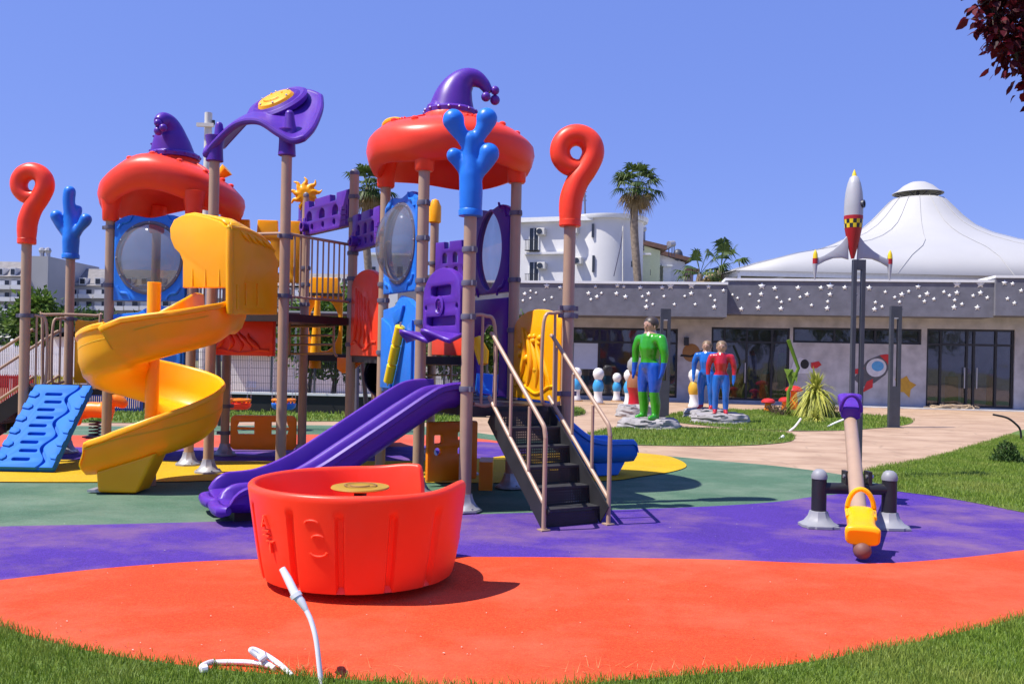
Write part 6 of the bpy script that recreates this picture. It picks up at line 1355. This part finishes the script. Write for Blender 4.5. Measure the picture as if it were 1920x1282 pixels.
def mannequin(name, label, px, pyfoot, hpx, stops, turn=0.0, bulk=1.0, rockh=.0, rxy=(.7, .5)):
    b = G(px, pyfoot); s_ = hpx * b.y / FPX; t = thing(name, label, 'statue', b)
    hgt = s_; z0 = rockh
    if rockh: rock(b, rxy[0], rxy[1], rockh + .02, t)
    R_ = Matrix.Rotation(turn, 3, 'Z'); mb = MB()
    def T(pts, rr, n=12):
        q = [b + R_ @ V((x * hgt, y * hgt, 0)) + UP * (z0 + z * hgt) for x, y, z in pts]; c_ = catmull(q, 4); mb.tube(c_, lerpn([r * hgt for r in rr], len(c_)), n); mb.ball(c_[-1], rr[-1] * hgt, 10); mb.ball(c_[0], rr[0] * hgt, 10)
    w = bulk
    T([(0, 0, .54), (0, 0, .60), (0, .0, .70), (0, 0, .79)], [.078 * w, .075 * w, .095 * w, .08 * w]); T([(-.085 * w, 0, .79), (.085 * w, 0, .79)], [.05 * w, .05 * w]); T([(0, 0, .80), (0, .005, .87)], [.04, .035])
    T([(0, .005, .90), (0, .008, .935)], [.060, .068])
    for k in (-1, 1):
        T([(k * .125 * w, 0, .79), (k * .155 * w, .005, .70), (k * .165 * w, .0, .62), (k * .165 * w, .02, .50), (k * .16 * w, .03, .45)], [.045 * w, .04 * w, .033 * w, .025, .024]); T([(k * .045 * w, 0, .52), (k * .062 * w, 0, .38), (k * .064 * w, .01, .27), (k * .066 * w, -.01, .16), (k * .068 * w, -.01, .045)], [.062 * w, .058 * w, .043 * w, .043 * w, .03 * w]); T([(k * .068 * w, -.02, .03), (k * .075 * w, .075, .022)], [.034, .026])
    # arms end in a simple open hand
        for j in range(4): T([(k * .16 * w, .02 + j * .008, .45), (k * .158 * w, .025 + j * .012, .395 + .004 * abs(j - 1.5))], [.010, .007], 6)
        T([(k * .158 * w, .045, .44), (k * .15 * w, .065, .415)], [.010, .007], 6)
    hc = b + R_ @ V((0, .008 * hgt, 0)) + UP * (z0 + .925 * hgt); fd = R_ @ V((0, 1, 0)); sd = R_ @ V((1, 0, 0))
    hm = MB().ball(hc - fd * hgt * .018 + UP * hgt * .022, hgt * .076, 18, (1, 1, .95)); ho_ = hm.obj('hair', mat('hair_%d' % px, (.20, .13, .07) if px > 1300 else (.05, .035, .025), .45, var=.3, scale=40), t)
    fm_ = mat('face_%d' % px, (.42, .25, .17), .45); MB().ball(hc + fd * hgt * .062 - UP * hgt * .012, hgt * .012, 8, (1, 1, 1.5)).obj('nose', fm_, t)
    for k in (-1, 1):
        MB().ball(hc + sd * k * hgt * .064 - UP * hgt * .012, hgt * .014, 8, (.7, 1, 1.4)).obj('ear', fm_, t); MB().ball(hc + fd * hgt * .057 + sd * k * hgt * .022 + UP * hgt * .004, hgt * .007, 8).obj('eye', M['black'], t)
    o = mb.obj('figure', bands(name + '_' + str(px), [(z0 + f_ * hgt if f_ else 0, c_) for f_, c_ in stops]), t); remesh(o, hgt * .011, 5); return t
GR, BL, RD, DB = (.03, .30, .008), (.008, .07, .42), (.45, .012, .02), (.012, .13, .50)
mannequin('figure_statue', 'tall figure statue in a green top and blue trousers on a rock base', 1216, 803, 190, [(0, GR), (.27, BL), (.56, GR), (.845, (.42, .25, .17))], 2.2, 1.2, .2, (.72, .5))
mannequin('figure_statue', 'figure statue in plain blue clothes, behind the one in a red top', 1323, 783, 128, [(0, RD), (.07, DB), (.845, (.42, .25, .17))], 2.6, 1.15, .22, (.62, .45))
mannequin('figure_statue', 'figure statue in a red top and blue trousers on a rock base', 1350, 793, 136, [(0, RD), (.07, DB), (.54, RD), (.845, (.42, .25, .17))], 2.9, 1.05, .22, (.75, .5))
WH, SB, YO = (.75, .74, .72), (.05, .32, .62), (.65, .36, .03)
def skittle(px, py, hpx, stops, label):
    b = G(px, py); h = hpx * b.y / FPX; t = thing('skittle_ornament', label, 'ornament', b, 'skittle-shaped garden ornaments'); names = ('base', 'body', 'head')
    pf = [(0, 0), (.20, 0), (.21, .04), (.17, .10), (.15, .25), (.17, .33), (.21, .42), (.21, .52), (.16, .62), (.13, .66), (.17, .72), (.215, .80), (.20, .90), (.12, .98), (0, 1.0)]
    for (z0_, z1_, c, nm) in stops:
        seg_ = [(r * h * .75, z * h) for r, z in pf if z0_ <= z <= z1_]; MB().lathe(seg_, b + UP * .03, 20).obj(nm, mat('orn_%d_%s' % (px, nm), c, .3, var=.03), t, 50)
    MB().lathe([(0, .0), (.22 * h, .0), (.2 * h, .03), (0, .031)], b, 16).obj('plinth', M['mu_brn'], t)
std = lambda top, midc, low: [(0, .33, low, 'base'), (.33, .66, midc, 'body'), (.66, 1.0, top, 'head')]
skittle(1080, 752, 62, std(WH, SB, WH), 'white and blue skittle ornament half hidden by the stair handrail'); skittle(1121, 757, 66, std(WH, SB, WH), 'white and blue skittle ornament standing alone on the path'); skittle(1156, 752, 52, std(WH, SB, WH), 'shorter white and blue skittle ornament between two taller ones'); skittle(1179, 760, 66, std(WH, SB, WH), 'white and blue skittle ornament nearest the green statue'); skittle(1301, 765, 72, std(WH, YO, WH), 'white skittle ornament with a yellow middle behind the blue statue')
skittle(1190, 770, 100, [(0, .42, RD, 'base'), (.42, .72, (.30, .12, .05), 'body'), (.72, 1.0, (.3, .3, .3), 'head')], 'tall red and brown ornament behind the green statue')
b = G(1192, 781); tag(rock(b, .55, .4, .3, None), 'low painted rock behind the green statue', 'rock')
# toadstool stools
def toadstool(px, py, label):
    b = G(px, py); t = thing('toadstool_seat', label, 'toadstool', b, 'red toadstool seats')
    MB().lathe([(.13, .0), (.12, .1), (.10, .2), (.11, .28)], b, 20).obj('stem', M['ora'], t); MB().lathe([(.08, .27), (.19, .26), (.22, .29), (.20, .35), (.13, .40), (0, .42)], b, 24).obj('toadstool_cap', mat('toad_red_%d' % px, (.55, .03, .025), .3), t)
toadstool(1440, 771, 'red toadstool seat standing on the path by the glass doors'); toadstool(1472, 768, 'red toadstool seat behind the banana plant, the farther one')
b = G(1488, 768); t = thing('toadstool_seat', 'tall red toadstool seat beside the spiky plant', 'toadstool', b, 'red toadstool seats'); MB().lathe([(.15, .0), (.13, .3), (.10, .5), (.11, .62)], b, 20).obj('stem', M['ora'], t); MB().lathe([(.1, .61), (.26, .60), (.29, .64), (.25, .72), (.13, .78), (0, .80)], b, 24).obj('toadstool_cap', mat('toad_red_b', (.55, .03, .025), .3), t)

# ============================================================ spring rider and swings
b = G(190, 822); sr = thing('spring_rider', 'orange animal-shaped spring rider on a black coil spring', 'spring rider', b); yR = b.y
def R3(px, py, dy=0): return A(px, py, yR + dy)
mb = MB(); k_ = yR / FPX
for pts, rr in (([(150, 772), (172, 768), (200, 770)], [16, 15, 15]), ([(198, 770), (203, 757), (208, 746)], [15, 12, 12]), ([(206, 747), (220, 750), (230, 756)], [13, 13, 10])):
    c_ = catmull([R3(*p) for p in pts], 5); mb.tube(c_, lerpn([r * k_ for r in rr], len(c_)), 14); mb.ball(c_[-1], rr[-1] * k_, 12); mb.ball(c_[0], rr[0] * k_, 12)
for px, dy in ((148, -.16), (148, .16), (204, -.16), (204, .16)):
    mb.tube([R3(px, 775, dy * .6), R3(px - 2, 790, dy)], [10 * k_, 7 * k_], 10); mb.ball(R3(px - 2, 791, dy), 7.5 * k_, 10)
for dy in (-.14, .14): mb.tube([R3(207, 744, dy * .3), R3(200, 739, dy * 1.4)], [5 * k_, 4 * k_], 8)
o = mb.obj('body', M['ora'], sr); remesh(o, .022, 6)
MB().tube([R3(174 + 10 * cos(t), 0, .09 * sin(t)).xyz * V((1, 1, 0)) + UP * (.05 + .30 * t / (8 * pi)) if False else V((R3(178, 800).x + .09 * cos(t), yR + .09 * sin(t), .04 + .26 * t / (9 * pi))) for t in [9 * pi * k / 110 for k in range(111)]], .014, 8).obj('spring', M['black'], sr)
MB().box((R3(178, 800).x, yR, .035), (.3, .3, .02)).obj('base_plate', M['steelblack'], sr, 0)
sY = 17.6
ss = thing('swing_set', 'black swing frame with one orange and one blue child seat', 'swing', (A(540, 700, sY).x, sY, 0)); zb_ = 2.35
xa, xb = A(405, 700, sY).x, A(668, 700, sY).x
MB().tube([(xa, sY, zb_), (xb, sY, zb_)], .05, 14).obj('top_bar', M['slate'], ss)
for x in (xa, xb):
    for dy in (-.75, .75): MB().tube([(x, sY, zb_), (x + (.15 if x == xb else -.15), sY + dy, .0)], .05, 12).obj('leg', M['slate'], ss)
for px, mt, lb_ in ((448, M['red'], 'orange-red child swing seat'), (532, M['blu'], 'blue child swing seat')):
    c = A(px, 758, sY); mb = MB(); rows = []
    for (r, z) in ((.02, -.10), (.15, -.10), (.20, -.06), (.215, .02), (.20, .03), (.185, -.03), (.13, -.065), (0, -.065)): rows.append([c + V((r * cos(t) * 1.15, r * sin(t), z)) for t in [2 * pi * k / 24 for k in range(24)]])
    st = mb.grid(rows, True).obj('swing_seat', mt, ss, 50); lab(st, lb_)
    MB().tube([c + V((.22 * cos(t), .19 * sin(t), .09)) for t in [2 * pi * k / 20 for k in range(20)]], .026, 8, closed=True).obj('guard_ring', M['ora'], st)
    for k in range(6): a = k * pi / 3; MB().tube([c + V((.22 * cos(a), .19 * sin(a), .09)), c + V((.21 * cos(a), .18 * sin(a), .0))], .02, 6).obj('guard_post', M['ora'], st)
    for sx in (-1, 1):
        for sy in (-1, 1):
            p, q = c + V((sx * .2, sy * .13, .1)), V((c.x + sx * .22, sY, zb_)); n_ = 42; mb = MB()
            for k in range(n_):
                a_, b_ = p.lerp(q, k / n_), p.lerp(q, (k + .8) / n_); o_ = V((.007, 0, 0)) if k % 2 else V((0, .007, 0)); mb.tube([a_ + o_, b_ + o_], .004, 4); mb.tube([a_ - o_, b_ - o_], .004, 4)
            mb.obj('chain', M['bolt'], st, 0)
# ============================================================ loose hoses
M['hose'] = mat('translucent_white_hose', (.80, .79, .80), .35, var=.06, sss=.1, dirt=.15, dcol=(.5, .48, .45)); M['hoseb'] = mat('black_hose', (.012, .012, .014), .5)
hb = G(603, 1290); yh = hb.y
h1 = thing('white_hose', 'upright white hose with a joined nozzle rising from the lawn', 'hose', hb)
def H3(px, py, y): return A(px, py, y)
MB().tube(catmull([V((hb.x, hb.y, .0)), H3(599, 1250, yh + .02), H3(593, 1200, yh + .05), H3(584, 1165, yh + .08), H3(574, 1143, yh + .10)], 6), .0125, 12).obj('hose', M['hose'], h1)
MB().tube([H3(574, 1143, yh + .1), H3(565, 1128, yh + .11), H3(556, 1117, yh + .12)], [.013, .02, .022], 14).obj('reducer', M['hose'], h1); MB().tube([H3(557, 1119, yh + .12), H3(553, 1112, yh + .125)], .029, 16).obj('joint_ring', M['hose'], h1); MB().tube([H3(554, 1114, yh + .12), H3(540, 1085, yh + .15), H3(529, 1065, yh + .17)], [.021, .02, .016], 14).obj('nozzle', M['hose'], h1)
h2_ = thing('white_hose', 'bent white hose lying on the orange surface at the lawn edge', 'hose', G(480, 1250))
def L3_(px, py, z): return G(px, py, z)
MB().tube(catmull([L3_(384, 1262, .02), L3_(378, 1250, .05), L3_(388, 1243, .05), L3_(400, 1240, .035)], 6), .014, 10).obj('hose_end', M['hose'], h2_)
MB().tube(catmull([L3_(396, 1241, .03), L3_(430, 1240, .03), L3_(470, 1241, .035), L3_(500, 1246, .035), L3_(515, 1252, .03)], 5), .0125, 10).obj('hose', M['hose'], h2_)
MB().tube(catmull([L3_(514, 1252, .03), L3_(495, 1238, .05), L3_(478, 1226, .08), L3_(470, 1218, .10), L3_(478, 1217, .10), L3_(500, 1228, .075), L3_(525, 1245, .045), L3_(548, 1266, .02)], 6), .0125, 10).obj('hose_loop', M['hose'], h2_); MB().tube([L3_(487, 1236, .06), L3_(500, 1226, .085)], .02, 10).obj('joint_ring', M['hose'], h2_)
MB().tube([L3_(377, 1254, .05), L3_(388, 1252, .05)], .02, 10).obj('joint_ring', M['hose'], h2_)
for seq, lb_ in (([(1480, 808, .0), (1490, 800, .1), (1498, 790, .22), (1502, 784, .30)], 'short white hose sticking up from the lawn island edge'), ([(1550, 801, .02), (1565, 793, .15), (1590, 783, .3), (1603, 778, .38)], 'white hose slanting out of the lawn beside the rocket posts'), ([(1461, 823, .02), (1466, 819, .12), (1469, 817, .14), (1467, 824, .03)], 'small bent white hose end in the oval lawn')):
    y_ = G(seq[0][0], seq[0][1]).y; tag(MB().tube(catmull([A(px, py, y_) if i else G(px, py) for i, (px, py, z) in enumerate(seq)], 5), .024, 8).obj('hose_end', M['hose'], None), lb_, 'hose')
y_ = G(1915, 826).y
tag(MB().tube(catmull([V((A(1915, 826, y_).x, y_, 0)), A(1913, 806, y_), A(1905, 795, y_), A(1888, 783, y_), A(1862, 777, y_)], 6), .022, 10).obj('black_hose', M['hoseb'], None), 'black hose arching up out of the right lawn', 'hose')
rp = thing('rope_pile', 'loose heap of pale rope in front of the glass doors', 'rope', G(1778, 767)); c = G(1778, 767)
M['rope'] = mat('tan_rope', (.45, .34, .22), .85)
for k in range(18):
    x0_ = random.uniform(-.7, .5); MB().tube(catmull([c + V((x0_ + .35 * sin(j * 1.3 + k) + .08 * j, .22 * cos(j * 1.1 + k * 2), .02 + .16 * abs(sin(j * 2.1 + k)) * (1 - abs(x0_)))) for j in range(7)], 5), .018, 6).obj('rope_strand', M['rope'], rp)
